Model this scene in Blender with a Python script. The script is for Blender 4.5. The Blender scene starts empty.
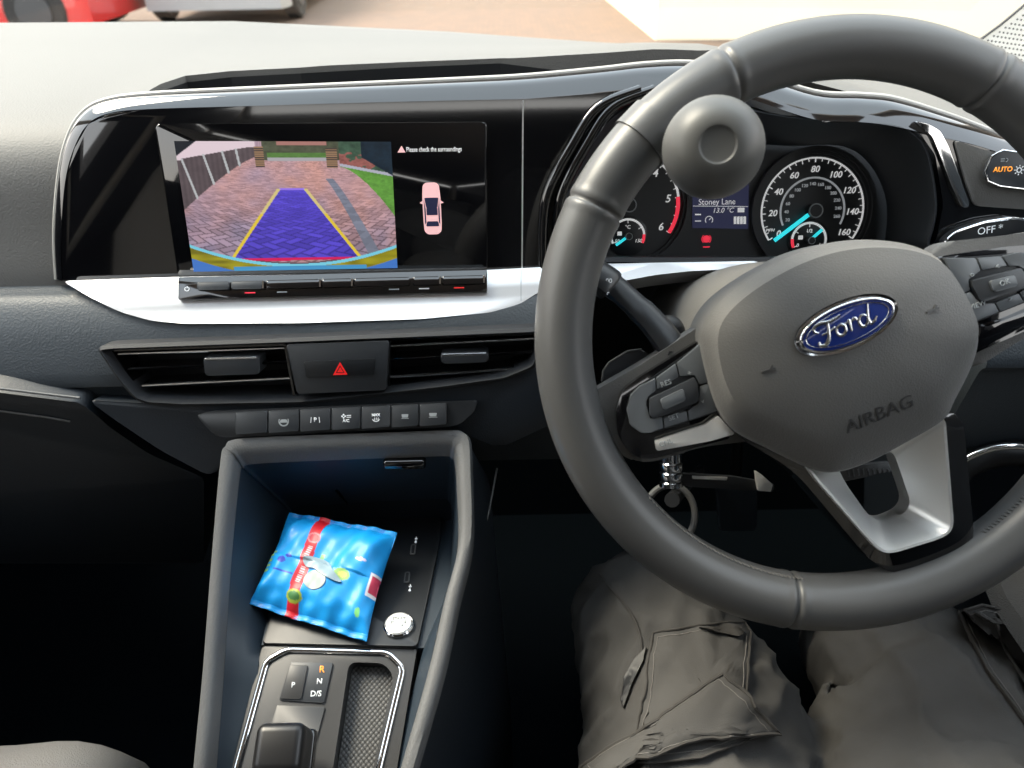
import bpy, bmesh, math, random
import numpy as np
from mathutils import Vector, Matrix
from mathutils.bvhtree import BVHTree
random.seed(5); R=math.radians; PI=math.pi
scn=bpy.context.scene; COL=scn.collection
# ------------------------------------------------------------------ camera
FPX=770.0; PITCH=R(33); ROLL=R(1.2); CAM=Vector((0,0,1.0))
fw=Vector((0,math.cos(PITCH),-math.sin(PITCH)))
up0=Vector((0,math.sin(PITCH),math.cos(PITCH))); rt0=Vector((1,0,0))
rt=rt0*math.cos(ROLL)-up0*math.sin(ROLL); up=up0*math.cos(ROLL)+rt0*math.sin(ROLL)
cd=bpy.data.cameras.new('camera'); cam=bpy.data.objects.new('camera',cd); COL.objects.link(cam)
cam.matrix_world=Matrix.Translation(CAM)@Matrix((rt,up,-fw)).transposed().to_4x4()
cd.sensor_width=36; cd.lens=36*FPX/1024; cd.clip_start=.02; cd.clip_end=200
cd.dof.use_dof=True; cd.dof.focus_distance=.60; cd.dof.aperture_fstop=9.0
scn.camera=cam
# ------------------------------------------------------------------ light
w=bpy.data.worlds.new('world'); scn.world=w; w.use_nodes=True
nt=w.node_tree; nt.nodes.clear()
wo=nt.nodes.new('ShaderNodeOutputWorld'); bg=nt.nodes.new('ShaderNodeBackground')
tc=nt.nodes.new('ShaderNodeTexCoord'); sx=nt.nodes.new('ShaderNodeSeparateXYZ'); cr=nt.nodes.new('ShaderNodeValToRGB')
cr.color_ramp.elements[0].position=.0; cr.color_ramp.elements[0].color=(1.0,.93,.83,1)
cr.color_ramp.elements[1].position=.7; cr.color_ramp.elements[1].color=(.80,.90,1.0,1)
nt.links.new(tc.outputs['Generated'],sx.inputs[0]); nt.links.new(sx.outputs['Z'],cr.inputs[0])
nt.links.new(cr.outputs[0],bg.inputs[0]); nt.links.new(bg.outputs[0],wo.inputs[0])
bg.inputs[1].default_value=3.6
sd=bpy.data.lights.new('sun','SUN'); sun=bpy.data.objects.new('sun',sd); COL.objects.link(sun)
sd.energy=9.0; sd.angle=R(28); sd.color=(1.0,.87,.70)
sdir=Vector((.62,-.34,-.85)).normalized()
sun.rotation_euler=sdir.to_track_quat('-Z','Y').to_euler(); sun.location=(-3,6,6)
scn.view_settings.view_transform='Standard'; scn.view_settings.look='None'
scn.view_settings.exposure=0.0; scn.view_settings.gamma=1; scn.view_settings.use_curve_mapping=False
# ------------------------------------------------------------------ geometry helpers
def ray(px,py): return fw+rt*((px-512)/FPX)-up*((py-384)/FPX)
def P(px,py,d): return CAM+ray(px,py)*d
class Frame:
    def __init__(s,o,n,ex):
        s.o=Vector(o); s.n=Vector(n).normalized()
        ex=Vector(ex); s.ex=(ex-s.n*ex.dot(s.n)).normalized(); s.ey=s.n.cross(s.ex)
    def uv(s,px,py,h=0):
        r=ray(px,py); t=((s.o+s.n*h)-CAM).dot(s.n)/r.dot(s.n); q=CAM+r*t-s.o
        return (q.dot(s.ex),q.dot(s.ey))
    def p(s,u,v,h=0): return s.o+s.ex*u+s.ey*v+s.n*h
    def hit(s,px,py,h=0): return s.p(*s.uv(px,py,h),h)
    def uvs(s,pts,h=0): return [s.uv(x,y,h) for x,y in pts]
def lean(o,deg,yaw=0):
    n=Vector((0,-math.cos(R(deg)),math.sin(R(deg)))); n.rotate(Matrix.Rotation(R(yaw),3,'Z'))
    ex=Vector((1,0,0)); ex.rotate(Matrix.Rotation(R(yaw),3,'Z'))
    return Frame(o,n,ex)
def rl(pts,r=.004,k=5):
    out=[];n=len(pts)
    for i in range(n):
        a,b,c=Vector(pts[i-1]),Vector(pts[i]),Vector(pts[(i+1)%n])
        la,lc=(a-b).length,(c-b).length
        p0=b+(a-b)/max(la,1e-9)*min(r,la*.48); p2=b+(c-b)/max(lc,1e-9)*min(r,lc*.48)
        for j in range(k):
            t=j/(k-1); out.append(tuple(p0*(1-t)**2+b*2*t*(1-t)+p2*t*t))
    return out
def cat(pts,n=8,closed=False):
    P_=[Vector(p) for p in pts]; m=len(P_); out=[]
    rng=range(m) if closed else range(m-1)
    g=(lambda i:P_[i%m]) if closed else (lambda i:P_[max(0,min(m-1,i))])
    for i in rng:
        a,b,c,d=g(i-1),g(i),g(i+1),g(i+2)
        for j in range(n):
            t=j/n; out.append(.5*((2*b)+(c-a)*t+(2*a-5*b+4*c-d)*t*t+(3*b-a-3*c+d)*t**3))
    if not closed: out.append(P_[-1])
    return out
def lerp(x,xs,ys): return float(np.interp(x,xs,ys))
def prism(bm,f,uv,h0,h1,bev=0,seg=2):
    n=len(uv)
    bk=[bm.verts.new(f.p(u,v,h0)) for u,v in uv]; fr=[bm.verts.new(f.p(u,v,h1)) for u,v in uv]
    ar=sum(uv[i][0]*uv[(i+1)%n][1]-uv[(i+1)%n][0]*uv[i][1] for i in range(n))
    if (ar<0)!=(h1<h0): bk.reverse(); fr.reverse()
    ff=bm.faces.new(fr); bm.faces.new(bk[::-1])
    for i in range(n):
        j=(i+1)%n; bm.faces.new((bk[i],bk[j],fr[j],fr[i]))
    if bev: bmesh.ops.bevel(bm,geom=list(ff.edges),offset=bev,segments=seg,affect='EDGES',profile=.5,clamp_overlap=True)
    return bm
def loft(bm,loops,closed=True,cap0=False,cap1=False):
    vs=[[bm.verts.new(p) for p in L] for L in loops]
    for a,b in zip(vs,vs[1:]):
        n=len(a)
        for i in range(n if closed else n-1):
            j=(i+1)%n
            try: bm.faces.new((a[i],a[j],b[j],b[i]))
            except ValueError: pass
    if cap0: bm.faces.new(vs[0][::-1])
    if cap1: bm.faces.new(vs[-1])
    return vs
def tube(bm,pts,rad,seg=10,cap=True,closed=False,squash=1,nrm=None):
    pts=[Vector(p) for p in pts]; m=len(pts); loops=[]
    pr=None
    for i,p in enumerate(pts):
        a=pts[i-1] if (i>0 or closed) else p; b=pts[(i+1)%m] if (i<m-1 or closed) else p
        t=(b-a).normalized()
        if nrm is not None: x=Vector(nrm)
        else: x=pr if pr is not None else (Vector((0,0,1)) if abs(t.z)<.9 else Vector((1,0,0)))
        x=(x-t*x.dot(t)).normalized(); pr=x; y=t.cross(x)
        r=rad[i] if hasattr(rad,'__len__') else rad
        loops.append([p+(x*math.cos(q)*squash+y*math.sin(q))*r for q in [2*PI*k/seg for k in range(seg)]])
    if closed: loops.append(loops[0])
    vs=loft(bm,loops,True,cap and not closed,cap and not closed)
    if closed: bmesh.ops.remove_doubles(bm,verts=bm.verts[:],dist=1e-6)
    return bm
def ball(bm,c,r,sc=(1,1,1),M=None,u=24,v=16):
    m=Matrix.Translation(Vector(c))@((M.to_4x4()) if M else Matrix.Identity(4))@Matrix.Diagonal((sc[0]*r,sc[1]*r,sc[2]*r,1))
    bmesh.ops.create_uvsphere(bm,u_segments=u,v_segments=v,radius=1,matrix=m); return bm
def box(bm,c,s,M=None,bev=0,seg=3):
    m=Matrix.Translation(Vector(c))@((M.to_4x4()) if M else Matrix.Identity(4))@Matrix.Diagonal((s[0],s[1],s[2],1))
    r=bmesh.ops.create_cube(bm,size=1,matrix=m)
    if bev:
        es={e for v in r['verts'] for e in v.link_edges}
        bmesh.ops.bevel(bm,geom=list(es),offset=bev,segments=seg,affect='EDGES',profile=.5)
    return bm
def lathe(bm,f,prof,seg=48):   # prof: (radius,height) about frame normal
    loops=[[f.p(r*math.cos(2*PI*k/seg),r*math.sin(2*PI*k/seg),h) for k in range(seg)] for r,h in prof]
    loft(bm,loops,True,True,True); return bm
def B(): return bmesh.new()
def wloc(o):
    v=Vector((0,0,0))
    while o: v=v+o.location; o=o.parent
    return v
def obj(name,bm,mat,parent=None,smooth=True,angle=35,loc=None,fix=True):
    me=bpy.data.meshes.new(name); base=wloc(parent) if parent else Vector(loc if loc is not None else (0,0,0))
    if loc is not None and parent is None:
        pass
    if fix: bmesh.ops.recalc_face_normals(bm,faces=bm.faces[:])
    if parent is None and loc is None:
        co=[v.co for v in bm.verts]
        if co: base=Vector((sum(c.x for c in co)/len(co),sum(c.y for c in co)/len(co),min(c.z for c in co)))
    for v in bm.verts: v.co-=base
    bm.to_mesh(me); bm.free()
    for m in (mat if isinstance(mat,(list,tuple)) else [mat]): me.materials.append(m)
    if smooth:
        me.polygons.foreach_set('use_smooth',[True]*len(me.polygons))
        try: me.set_sharp_from_angle(angle=R(angle))
        except Exception: pass
    o=bpy.data.objects.new(name,me); COL.objects.link(o)
    if parent: o.parent=parent
    else: o.location=base
    return o
def thing(name,label,cat_,loc,group=None):
    o=bpy.data.objects.new(name,None); COL.objects.link(o); o.location=loc; o.empty_display_size=.02
    o['label']=label; o['category']=cat_
    if group: o['group']=group
    return o
def tag(o,label,cat_,group=None):
    o['label']=label; o['category']=cat_
    if group: o['group']=group
    return o
def struct(o): o['kind']='structure'; return o
def evalmesh(o,mods):
    for k,kw in mods:
        m=o.modifiers.new(k,k)
        for a,b in kw.items(): setattr(m,a,b)
    dg=bpy.context.evaluated_depsgraph_get(); me=bpy.data.meshes.new_from_object(o.evaluated_get(dg))
    o.modifiers.clear(); old=o.data; o.data=me; bpy.data.meshes.remove(old); return o
def cut(o,bmc):
    c=obj('cutter',bmc,MAT['black'],smooth=False,loc=(0,0,0)); bpy.context.view_layer.update()
    evalmesh(o,[('BOOLEAN',dict(operation='DIFFERENCE',object=c,solver='EXACT'))])
    bpy.data.objects.remove(c)
    try: o.data.set_sharp_from_angle(angle=R(35))
    except Exception: pass
def text(name,s,f,u,v,size,h,mat,parent,rot=0,sh=0,ext=.0001,ax='CENTER',bold=0,sxy=1.0):
    cu=bpy.data.curves.new('t','FONT'); cu.body=s; cu.size=size; cu.align_x=ax; cu.align_y='CENTER'; cu.shear=sh; cu.offset=bold*size; cu.resolution_u=3
    t=bpy.data.objects.new('t',cu); COL.objects.link(t); bpy.context.view_layer.update()
    me=bpy.data.meshes.new_from_object(t.evaluated_get(bpy.context.evaluated_depsgraph_get()))
    bpy.data.objects.remove(t); bpy.data.curves.remove(cu)
    bm=B(); bm.from_mesh(me); bpy.data.meshes.remove(me)
    c,s_=math.cos(rot),math.sin(rot)
    ge=bmesh.ops.extrude_face_region(bm,geom=bm.faces[:])
    top={x for x in ge['geom'] if isinstance(x,bmesh.types.BMVert)}
    for q in bm.verts:
        x,y=q.co.x*sxy,q.co.y; q.co=f.p(u+x*c-y*s_,v+x*s_+y*c,h+(ext if q in top else 0))
    return obj(name,bm,mat,parent,smooth=False) if name else bm
def merge(bm,other):
    me=bpy.data.meshes.new('m'); other.to_mesh(me); other.free(); bm.from_mesh(me); bpy.data.meshes.remove(me)
def ring(bm,f,cu,cv,r0,r1,a0,a1,h0,h1,n=40):
    L=[]
    for i in range(n+1):
        a=a0+(a1-a0)*i/n; c,s=math.cos(a),math.sin(a)
        L.append([f.p(cu+r*c,cv+r*s,h) for r,h in ((r0,h0),(r0,h1),(r1,h1),(r1,h0))])
    loft(bm,L,True,True,True)
def bar(bm,f,u0,v0,u1,v1,wd,h0,h1):
    d=Vector((u1-u0,v1-v0)).normalized(); n=Vector((-d.y,d.x))*wd/2
    prism(bm,f,[(u0+n.x,v0+n.y),(u0-n.x,v0-n.y),(u1-n.x,v1-n.y),(u1+n.x,v1+n.y)],h0,h1)
# ------------------------------------------------------------------ materials
MAT={}
def mat(name,col,rough=.5,metal=0,spec=.5,bump=None,coat=0,sheen=0,var=0,emit=None,es=1):
    m=bpy.data.materials.new(name); m.use_nodes=True; n=m.node_tree; b=n.nodes['Principled BSDF']
    b.inputs['Base Color'].default_value=(*col,1); b.inputs['Roughness'].default_value=rough; b.inputs['Metallic'].default_value=metal
    b.inputs['Specular IOR Level'].default_value=spec
    if coat: b.inputs['Coat Weight'].default_value=coat; b.inputs['Coat Roughness'].default_value=.03
    if sheen: b.inputs['Sheen Weight'].default_value=sheen
    if emit: b.inputs['Emission Color'].default_value=(*emit,1); b.inputs['Emission Strength'].default_value=es
    t=n.nodes.new('ShaderNodeTexCoord')
    if var:
        nz=n.nodes.new('ShaderNodeTexNoise'); nz.inputs['Scale'].default_value=var[0]; nz.inputs['Detail'].default_value=5
        mx=n.nodes.new('ShaderNodeMix'); mx.data_type='RGBA'
        mx.inputs[6].default_value=(*[c*(1-var[1]) for c in col],1); mx.inputs[7].default_value=(*[c*(1+var[1]) for c in col],1)
        n.links.new(t.outputs['Object'],nz.inputs[0]); n.links.new(nz.outputs[0],mx.inputs[0]); n.links.new(mx.outputs[2],b.inputs['Base Color'])
    if bump:
        kind,sc,st,dist=bump
        nd=n.nodes.new('ShaderNodeTexVoronoi' if kind=='v' else 'ShaderNodeTexNoise'); nd.inputs['Scale'].default_value=sc
        if kind=='n': nd.inputs['Detail'].default_value=4
        bp=n.nodes.new('ShaderNodeBump'); bp.inputs['Strength'].default_value=st; bp.inputs['Distance'].default_value=dist
        n.links.new(t.outputs['Object'],nd.inputs['Vector']); n.links.new(nd.outputs[0],bp.inputs['Height']); n.links.new(bp.outputs[0],b.inputs['Normal'])
    MAT[name]=m; return m
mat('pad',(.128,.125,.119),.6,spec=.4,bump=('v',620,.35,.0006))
mat('lowpad_shaded',(.045,.055,.066),.50,bump=('v',620,.35,.0006))  # same dash plastic as the top pad, bluish shading put into the colour
mat('darkplastic',(.010,.015,.022),.5,bump=('v',700,.2,.0005))
mat('binplastic',(.017,.028,.041),.45)
mat('rail',(.12,.122,.124),.5,bump=('v',650,.3,.0005))
mat('pipe',(.42,.41,.39),.35)
mat('gripblack',(.008,.008,.009),.35)
mat('black',(.006,.007,.009),.5)
mat('gloss',(.004,.004,.005),.06,coat=1)
mat('cluster',(.012,.014,.017),.4)
mat('hood',(.018,.020,.024),.55,bump=('v',900,.2,.0004))
mat('silver',(.70,.71,.73),.36,metal=.6,spec=.6)
mat('satin',(.82,.82,.80),.38,metal=.7)
mat('panelgrey',(.040,.040,.041),.42)
mat('thread',(.12,.12,.12),.7)
mat('chrome',(.80,.81,.83),.10,metal=1)
mat('leather',(.078,.079,.080),.38,bump=('n',900,.10,.0004),spec=.5)
mat('leatherdark',(.02,.02,.022),.5)
mat('airbag',(.10,.098,.094),.52,bump=('v',900,.25,.0005),sheen=.2)
mat('emboss',(.048,.048,.049),.5)
mat('key',(.038,.042,.048),.42)
mat('keylit',(.11,.12,.13),.4)
mat('icon',(.75,.78,.80),.5,emit=(.8,.85,.9),es=.25)
mat('icondim',(.35,.38,.40),.5)
mat('white_em',(.7,.7,.7),.5,emit=(.80,.80,.80),es=.5)
mat('gaugeface',(.035,.038,.042),.4)
mat('grey_em',(.4,.4,.4),.5,emit=(.5,.53,.56),es=.35)
mat('red_em',(.6,.02,.04),.5,emit=(.95,.04,.08),es=.75)
mat('pink_em',(.7,.4,.4),.5,emit=(.85,.50,.50),es=.75)
mat('cyan_em',(.05,.5,.6),.5,emit=(.03,.72,.80),es=.9)
mat('orange_em',(.8,.3,.05),.5,emit=(1.0,.35,.03),es=.9)
mat('navy_em',(.01,.012,.03),.3,emit=(.02,.022,.055),es=.8)
mat('redplastic',(.75,.02,.02),.4,emit=(.9,.02,.02),es=.35)
mat('fabric',(.074,.072,.070),.9,bump=('n',1300,.4,.0008),var=(26,.22),spec=.2)
mat('fabricseam',(.050,.047,.044),.9,bump=('n',1500,.2,.0006))
mat('fabriclight',(.15,.142,.134),.9)
mat('seat',(.15,.147,.142),.9,bump=('v',900,.5,.001),spec=.2)
mat('armfabric',(.075,.072,.068),.9,bump=('v',900,.5,.001),spec=.2)
mat('seatdark',(.03,.032,.035),.8,bump=('v',900,.5,.001))
mat('carpet',(.0025,.0045,.0065),.95,bump=('n',700,.4,.002),spec=.05)
mat('ballgrip',(.075,.076,.074),.45,bump=('n',500,.05,.0005))
mat('rubber',(.09,.09,.09),.6)
mat('blue_badge',(.012,.03,.19),.2,coat=1)
mat('cream',(.80,.72,.52),.9,var=(1.2,.06))
mat('redpaint',(.50,.01,.012),.3,coat=1)
mat('greypaint',(.30,.31,.32),.4)
mat('tyre',(.02,.02,.02),.8)
mat('headliner',(.45,.43,.40),.95)
mat('white_plastic',(.75,.77,.78),.4)
mat('pedal',(.035,.05,.062),.6)
# bricks of the drive
m=mat('bricks',(.3,.18,.12),.9); n=m.node_tree; b=n.nodes['Principled BSDF']
t=n.nodes.new('ShaderNodeTexCoord'); bk=n.nodes.new('ShaderNodeTexBrick'); bk.inputs['Scale'].default_value=4
bk.inputs['Color1'].default_value=(.175,.115,.08,1); bk.inputs['Color2'].default_value=(.14,.10,.075,1); bk.inputs['Mortar'].default_value=(.11,.09,.07,1)
n.links.new(t.outputs['Object'],bk.inputs[0]); n.links.new(bk.outputs[0],b.inputs['Base Color'])
# diamond rubber mat
m=mat('diamond',(.10,.10,.10),.5); n=m.node_tree; b=n.nodes['Principled BSDF']
t=n.nodes.new('ShaderNodeTexCoord'); mp=n.nodes.new('ShaderNodeMapping'); mp.inputs['Rotation'].default_value=(0,0,R(45)); mp.inputs['Scale'].default_value=(1,1,1)
ck=n.nodes.new('ShaderNodeTexVoronoi'); ck.inputs['Scale'].default_value=380; ck.inputs['Randomness'].default_value=0
mp.inputs['Scale'].default_value=(1.0,1.0,.0)
cr=n.nodes.new('ShaderNodeValToRGB'); cr.color_ramp.elements[0].position=.35; cr.color_ramp.elements[0].color=(.085,.085,.085,1); cr.color_ramp.elements[1].position=.5; cr.color_ramp.elements[1].color=(.02,.02,.02,1)
n.links.new(t.outputs['Object'],mp.inputs[0]); n.links.new(mp.outputs[0],ck.inputs['Vector']); n.links.new(ck.outputs['Distance'],cr.inputs[0]); n.links.new(cr.outputs[0],b.inputs['Base Color'])
bp=n.nodes.new('ShaderNodeBump'); bp.invert=True; bp.inputs['Strength'].default_value=.6; bp.inputs['Distance'].default_value=.001
n.links.new(ck.outputs['Distance'],bp.inputs['Height']); n.links.new(bp.outputs[0],b.inputs['Normal'])
# glass
m=bpy.data.materials.new('glass'); m.use_nodes=True; n=m.node_tree; n.nodes.clear(); MAT['glass']=m
o_=n.nodes.new('ShaderNodeOutputMaterial'); tr=n.nodes.new('ShaderNodeBsdfTransparent'); gl=n.nodes.new('ShaderNodeBsdfGlossy'); mx=n.nodes.new('ShaderNodeMixShader')
gl.inputs['Roughness'].default_value=.02; mx.inputs[0].default_value=.05; tr.inputs[0].default_value=(.96,.98,.97,1)
n.links.new(tr.outputs[0],mx.inputs[1]); n.links.new(gl.outputs[0],mx.inputs[2]); n.links.new(mx.outputs[0],o_.inputs[0])
def colmat(name,emit,rough=.4,coat=0):
    m=bpy.data.materials.new(name); m.use_nodes=True; n=m.node_tree; b=n.nodes['Principled BSDF']
    a=n.nodes.new('ShaderNodeVertexColor'); a.layer_name='Col'; b.inputs['Roughness'].default_value=rough
    if emit:
        b.inputs['Base Color'].default_value=(.01,.01,.01,1); n.links.new(a.outputs[0],b.inputs['Emission Color']); b.inputs['Emission Strength'].default_value=emit
    else: n.links.new(a.outputs[0],b.inputs['Base Color'])
    if coat: b.inputs['Coat Weight'].default_value=coat
    MAT[name]=m; return m
colmat('screen_image',.95,.3); colmat('print',0,.48,.06)
def lin(c): c=np.asarray(c,float)/255; return np.where(c<=.04045,c/12.92,((c+.055)/1.055)**2.4)
# ------------------------------------------------------------------ frames
FA=lean(P(325,200,.60),13.4)            # gloss fascia plane
VE=lean(P(320,370,.600),16)             # vent plane
BT=lean(P(330,420,.603),32)
TRF=Frame(FA.hit(330,271,.009),(FA.hit(340,271,.009)-FA.hit(330,271,.009)).cross(FA.hit(330,271,.009)-FA.hit(330,323,.030)),(1,0,0))             # button strip plane
CL=lean(P(745,200,.69),20)              # gauge plane
# wheel frame from a fitted circle
wa,wb=0.1131,0.0044
nc=Vector((math.sin(wb)*math.cos(wa),math.sin(wa),-math.cos(wa)*math.cos(wb)))
def c2w(v): return rt*v[0]-up*v[1]+fw*v[2]
WN=c2w(nc); WO=CAM+c2w(Vector((.21095,-.03106,.49536))); WRR=.178; Wr=.0185
WROT=R(20)
exw=rt-WN*rt.dot(WN); exw.normalize(); eyw=WN.cross(exw)
WF=Frame(WO,WN,exw*math.cos(WROT)+eyw*math.sin(WROT))
# ================================================================== SETTING (car shell)
bm=B(); box(bm,(-.15,-.1,.03),(1.62,2.9,.06)); struct(obj('floor',bm,MAT['carpet'],smooth=False))
bm=B()  # firewall, sloping toe board
loft(bm,[[Vector((-.96,y,z)) for y,z in ((1.25,.72),(1.22,.45),(1.02,.06),(1.30,.06),(1.30,.72))],[Vector((.66,y,z)) for y,z in ((1.25,.72),(1.22,.45),(1.02,.06),(1.30,.06),(1.30,.72))]],True,True,True)
struct(obj('wall_front',bm,MAT['carpet'],smooth=False))
for nm,x0,x1 in (('wall_left',-.99,-.93),('wall_right',.62,.68)):
    bm=B(); box(bm,((x0+x1)/2,-.12,.39),(x1-x0,2.84,.72)); box(bm,((x0+x1)/2,-.43,.82),(x1-x0,2.25,.15)); box(bm,((x0+x1)/2,-.84,1.10),(x1-x0,1.44,.62)); struct(obj(nm,bm,MAT['darkplastic'],smooth=False))  # unseen upper rear box added to close side windows and darken the cabin
bm=B(); box(bm,(-.15,-1.57,.70),(1.66,.06,1.34)); struct(obj('wall_back',bm,MAT['darkplastic'],smooth=False))
bm=B(); box(bm,(-.15,-.62,1.43),(1.5,1.9,.05),bev=.01); struct(obj('ceiling',bm,MAT['headliner']))
for i,(a,b_) in enumerate((((-.95,1.22,.80),(-.86,.36,1.42)),((.76,1.22,.80),(.64,.36,1.42)),((-.96,-.35,.75),(-.88,-.35,1.42)),((.65,-.35,.75),(.58,-.35,1.42)),((-.95,-1.5,.75),(-.88,-1.5,1.42)),((.65,-1.5,.75),(.58,-1.5,1.42)))):
    bm=B(); tube(bm,[a,b_],.035,12,squash=.6); struct(obj('trim_%d'%(i+1),bm,MAT['headliner']))
bm=B()
ws=[[Vector((-.15+sx*(.80-.08*t),1.30-.94*t-.12*(abs(sx)**2.5)*(1-.6*t),.84+.58*t)) for sx in np.linspace(-1,1,17)] for t in np.linspace(0,1,9)]
loft(bm,ws,False); g=bmesh.ops.solidify(bm,geom=bm.faces[:],thickness=.004)
struct(obj('window_1',bm,MAT['glass']))
# windscreen corner frit: rows of dots fading across the glass edge
# ================================================================== OUTSIDE
G0=-.38
bm=B(); box(bm,(0,22,G0-.05),(70,60,.1)); o=obj('driveway',bm,MAT['bricks'],smooth=False); struct(o)
def gpt(px,py,z=G0):
    r=ray(px,py); return CAM+r*((z-CAM.z)/r.z)
# house wall
a=gpt(655,40); b_=gpt(606,0); d=(b_-a); a0=a-d*.0; far=a+d.normalized()*14
H=thing('house','pale cream rendered house wall standing beyond the windscreen','house',(a0.x,a0.y,G0))
bm=B(); near=Vector((a0.x,a0.y,G0))
q=[near,Vector((near.x+9,near.y-.8,G0)),Vector((near.x+9,far.y,G0)),Vector((b_.x,b_.y,G0))]
loft(bm,[[v.copy() for v in q],[v+Vector((0,0,4.6)) for v in q]],True,True,True); obj('wall',bm,MAT['cream'],H,smooth=False)
bm=B(); q2=[Vector((v.x,v.y,G0+4.6)) for v in q]; c=sum(q2,Vector())/4
loft(bm,[[c+(v-c)*1.08 for v in q2],[c+(v-c)*1.08+Vector((0,0,.15)) for v in q2],[c+(v-c)*.3+Vector((0,0,2.2)) for v in q2]],True,True,True); obj('roof',bm,MAT['tyre'],H,smooth=False)
bm=B(); xw=near.x+.55
box(bm,(near.x+2.6,near.y-.28,G0+2.6),(1.3,.06,1.2)); obj('window',bm,MAT['white_plastic'],H,smooth=False)
def car(x,y,rz,mt,label,L=4.1):
    root=thing('parked_car',label,'car',(x,y,G0)); M=Matrix.Rotation(rz,3,'Z'); o0=Vector((x,y,G0))
    W=.86
    pr=[(-L/2,.18),(-L/2,.75),(-L/2+.3,.95),(-L*.28,1.0),(-L*.12,1.45),(L*.25,1.47),(L*.40,1.02),(L/2,.95),(L/2,.18)]
    bm=B(); loops=[]
    for yy,k in ((-W,.93),(-W*.93,1),(W*.93,1),(W,.93)):
        loops.append([o0+M@Vector((px_*k,yy*(1 if z<1.05 else .82),.1*(1-k)+z*(1 if k==1 else .98))) for px_,z in pr])
    loft(bm,loops,True,True,True); obj('body',bm,mt,root)
    for sx_ in (-1,1):
        for sy in (-1,1):
            bm=B(); c=o0+M@Vector((sx_*L*.35,sy*W*.95,.33)); f=Frame(c,M@Vector((0,sy,0)),M@Vector((1,0,0)))
            lathe(bm,f,[(.18,-.1),(.30,-.1),(.33,-.06),(.33,.06),(.30,.09),(.2,.08)],28); wh=obj('wheel',bm,MAT['tyre'],root)
            bm=B(); lathe(bm,f,[(.05,.07),(.19,.085),(.19,.095),(.05,.10)],20); obj('wheel_rim',bm,MAT['key'],wh)
        bm=B(); box(bm,o0+M@Vector((L*.02,sx_*W*.86,1.22)),(L*.42,.03,.32),M=M,bev=.01); obj('side_window',bm,MAT['gloss'],root)
ge=gpt(130,31); car(ge.x-1.86,ge.y,0,MAT['redpaint'],'bright red car parked far left beyond the dashboard top',L=3.7)
gq=gpt(182,28); car(ge.x+.98,gq.y+2.1,R(90),MAT['greypaint'],'pale grey car parked beyond the dashboard, right of the red car')
# ================================================================== DASHBOARD
DB=thing('dashboard','charcoal soft-touch dashboard with gloss black fascia and silver trim strip','dashboard',(-.146,.60,.50))
DXS=[-1,-.352,-.165,.010,.131,.19,.235,.298,.372,.47,.7]; DZN=[0,0,.012,.017,.026,.024,.012,-.004,-.030,-.036,-.036]
FXS=[-1,-.68,-.36,-.08,.18,.25,.7]; FZN=[.0,0,-.004,-.022,-.044,-.050,-.075]
prof=[(22,1.02),(36,.93),(50,.86),(75,.74),(95,.672),(108,.642),(118,.626),(130,.613),(150,.604),(180,.603),(230,.613),(270,.620),(286,.624),(292,.618),(300,.610),(320,.605),(345,.604),(385,.608),(392,.618),(430,.65),(470,.69)]
def prow(py,d,x):
    p=P(30,py,d); y,z=p.y,p.z
    t=max(0,min(1,(1.02-d)/(1.02-.70)))
    wt=1 if py<=118 else max(0,1-(py-118)/60)
    dz=lerp(x,FXS,FZN)*(1-t)+lerp(x,DXS,DZN)*t
    return Vector((x,y,z+(dz*wt)))
def padsolid(x0,x1,n,rows,back):
    bm=B(); loops=[]
    for x in np.linspace(x0,x1,n):
        fr=[prow(py,d,x) for py,d in rows]
        # densify
        fr=cat(fr,3)
        loops.append(fr+[Vector((x,y,z)) for y,z in back])
    loft(bm,loops,True,True,True); return bm
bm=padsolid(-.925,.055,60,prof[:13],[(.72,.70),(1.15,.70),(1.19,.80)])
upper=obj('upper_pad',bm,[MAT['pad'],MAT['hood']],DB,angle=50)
# storage slot cut into the top
TP=Frame((0,.7,.852),(0,0,1),(1,0,0))
slot=[(146,95.5),(150,90),(160,84),(185,75),(230,70),(300,67),(400,62),(500,58),(600,54.5),(700,51),(720,50),(720,59),(665,65),(600,71),(525,78.5),(400,85),(250,91.5)]
bm=B(); uv=[]
for px,py in slot: uv.append(TP.uv(px,py,lerp((px-512)/FPX*.63,DXS,DZN)))
prism(bm,TP,uv,-.035,.06); cut(upper,bm)
# far right top over gauges and lower pads
def hoodtop():
    rows=prof[:6]; bm=B(); loops=[]
    for x in np.linspace(.055,.615,40):
        fr=cat([prow(py,d,x) for py,d in rows],3); loops.append(fr+[Vector((x,fr[-1].y+.02,fr[-1].z-.02)),Vector((x,.9,.76)),Vector((x,1.15,.74))])
    loft(bm,loops,True,True,True); return bm
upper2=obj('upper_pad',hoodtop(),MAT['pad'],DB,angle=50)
bm=B(); prism(bm,TP,uv,-.035,.06); cut(upper2,bm)
SLU=uv
def lowpad_shaded(x0,x1,m):
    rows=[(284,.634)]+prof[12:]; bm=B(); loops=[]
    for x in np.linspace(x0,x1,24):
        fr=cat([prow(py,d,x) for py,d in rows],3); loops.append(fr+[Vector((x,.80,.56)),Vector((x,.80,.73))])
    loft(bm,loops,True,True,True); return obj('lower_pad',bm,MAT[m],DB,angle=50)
lowpad_shaded(.375,.615,'lowpad_shaded')
lower=lowpad_shaded(-.925,.055,'lowpad_shaded')
bm=B(); box(bm,(.21,.86,.62),(.36,.02,.34)); obj('knee_panel',bm,MAT['black'],DB,smooth=False)
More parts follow.
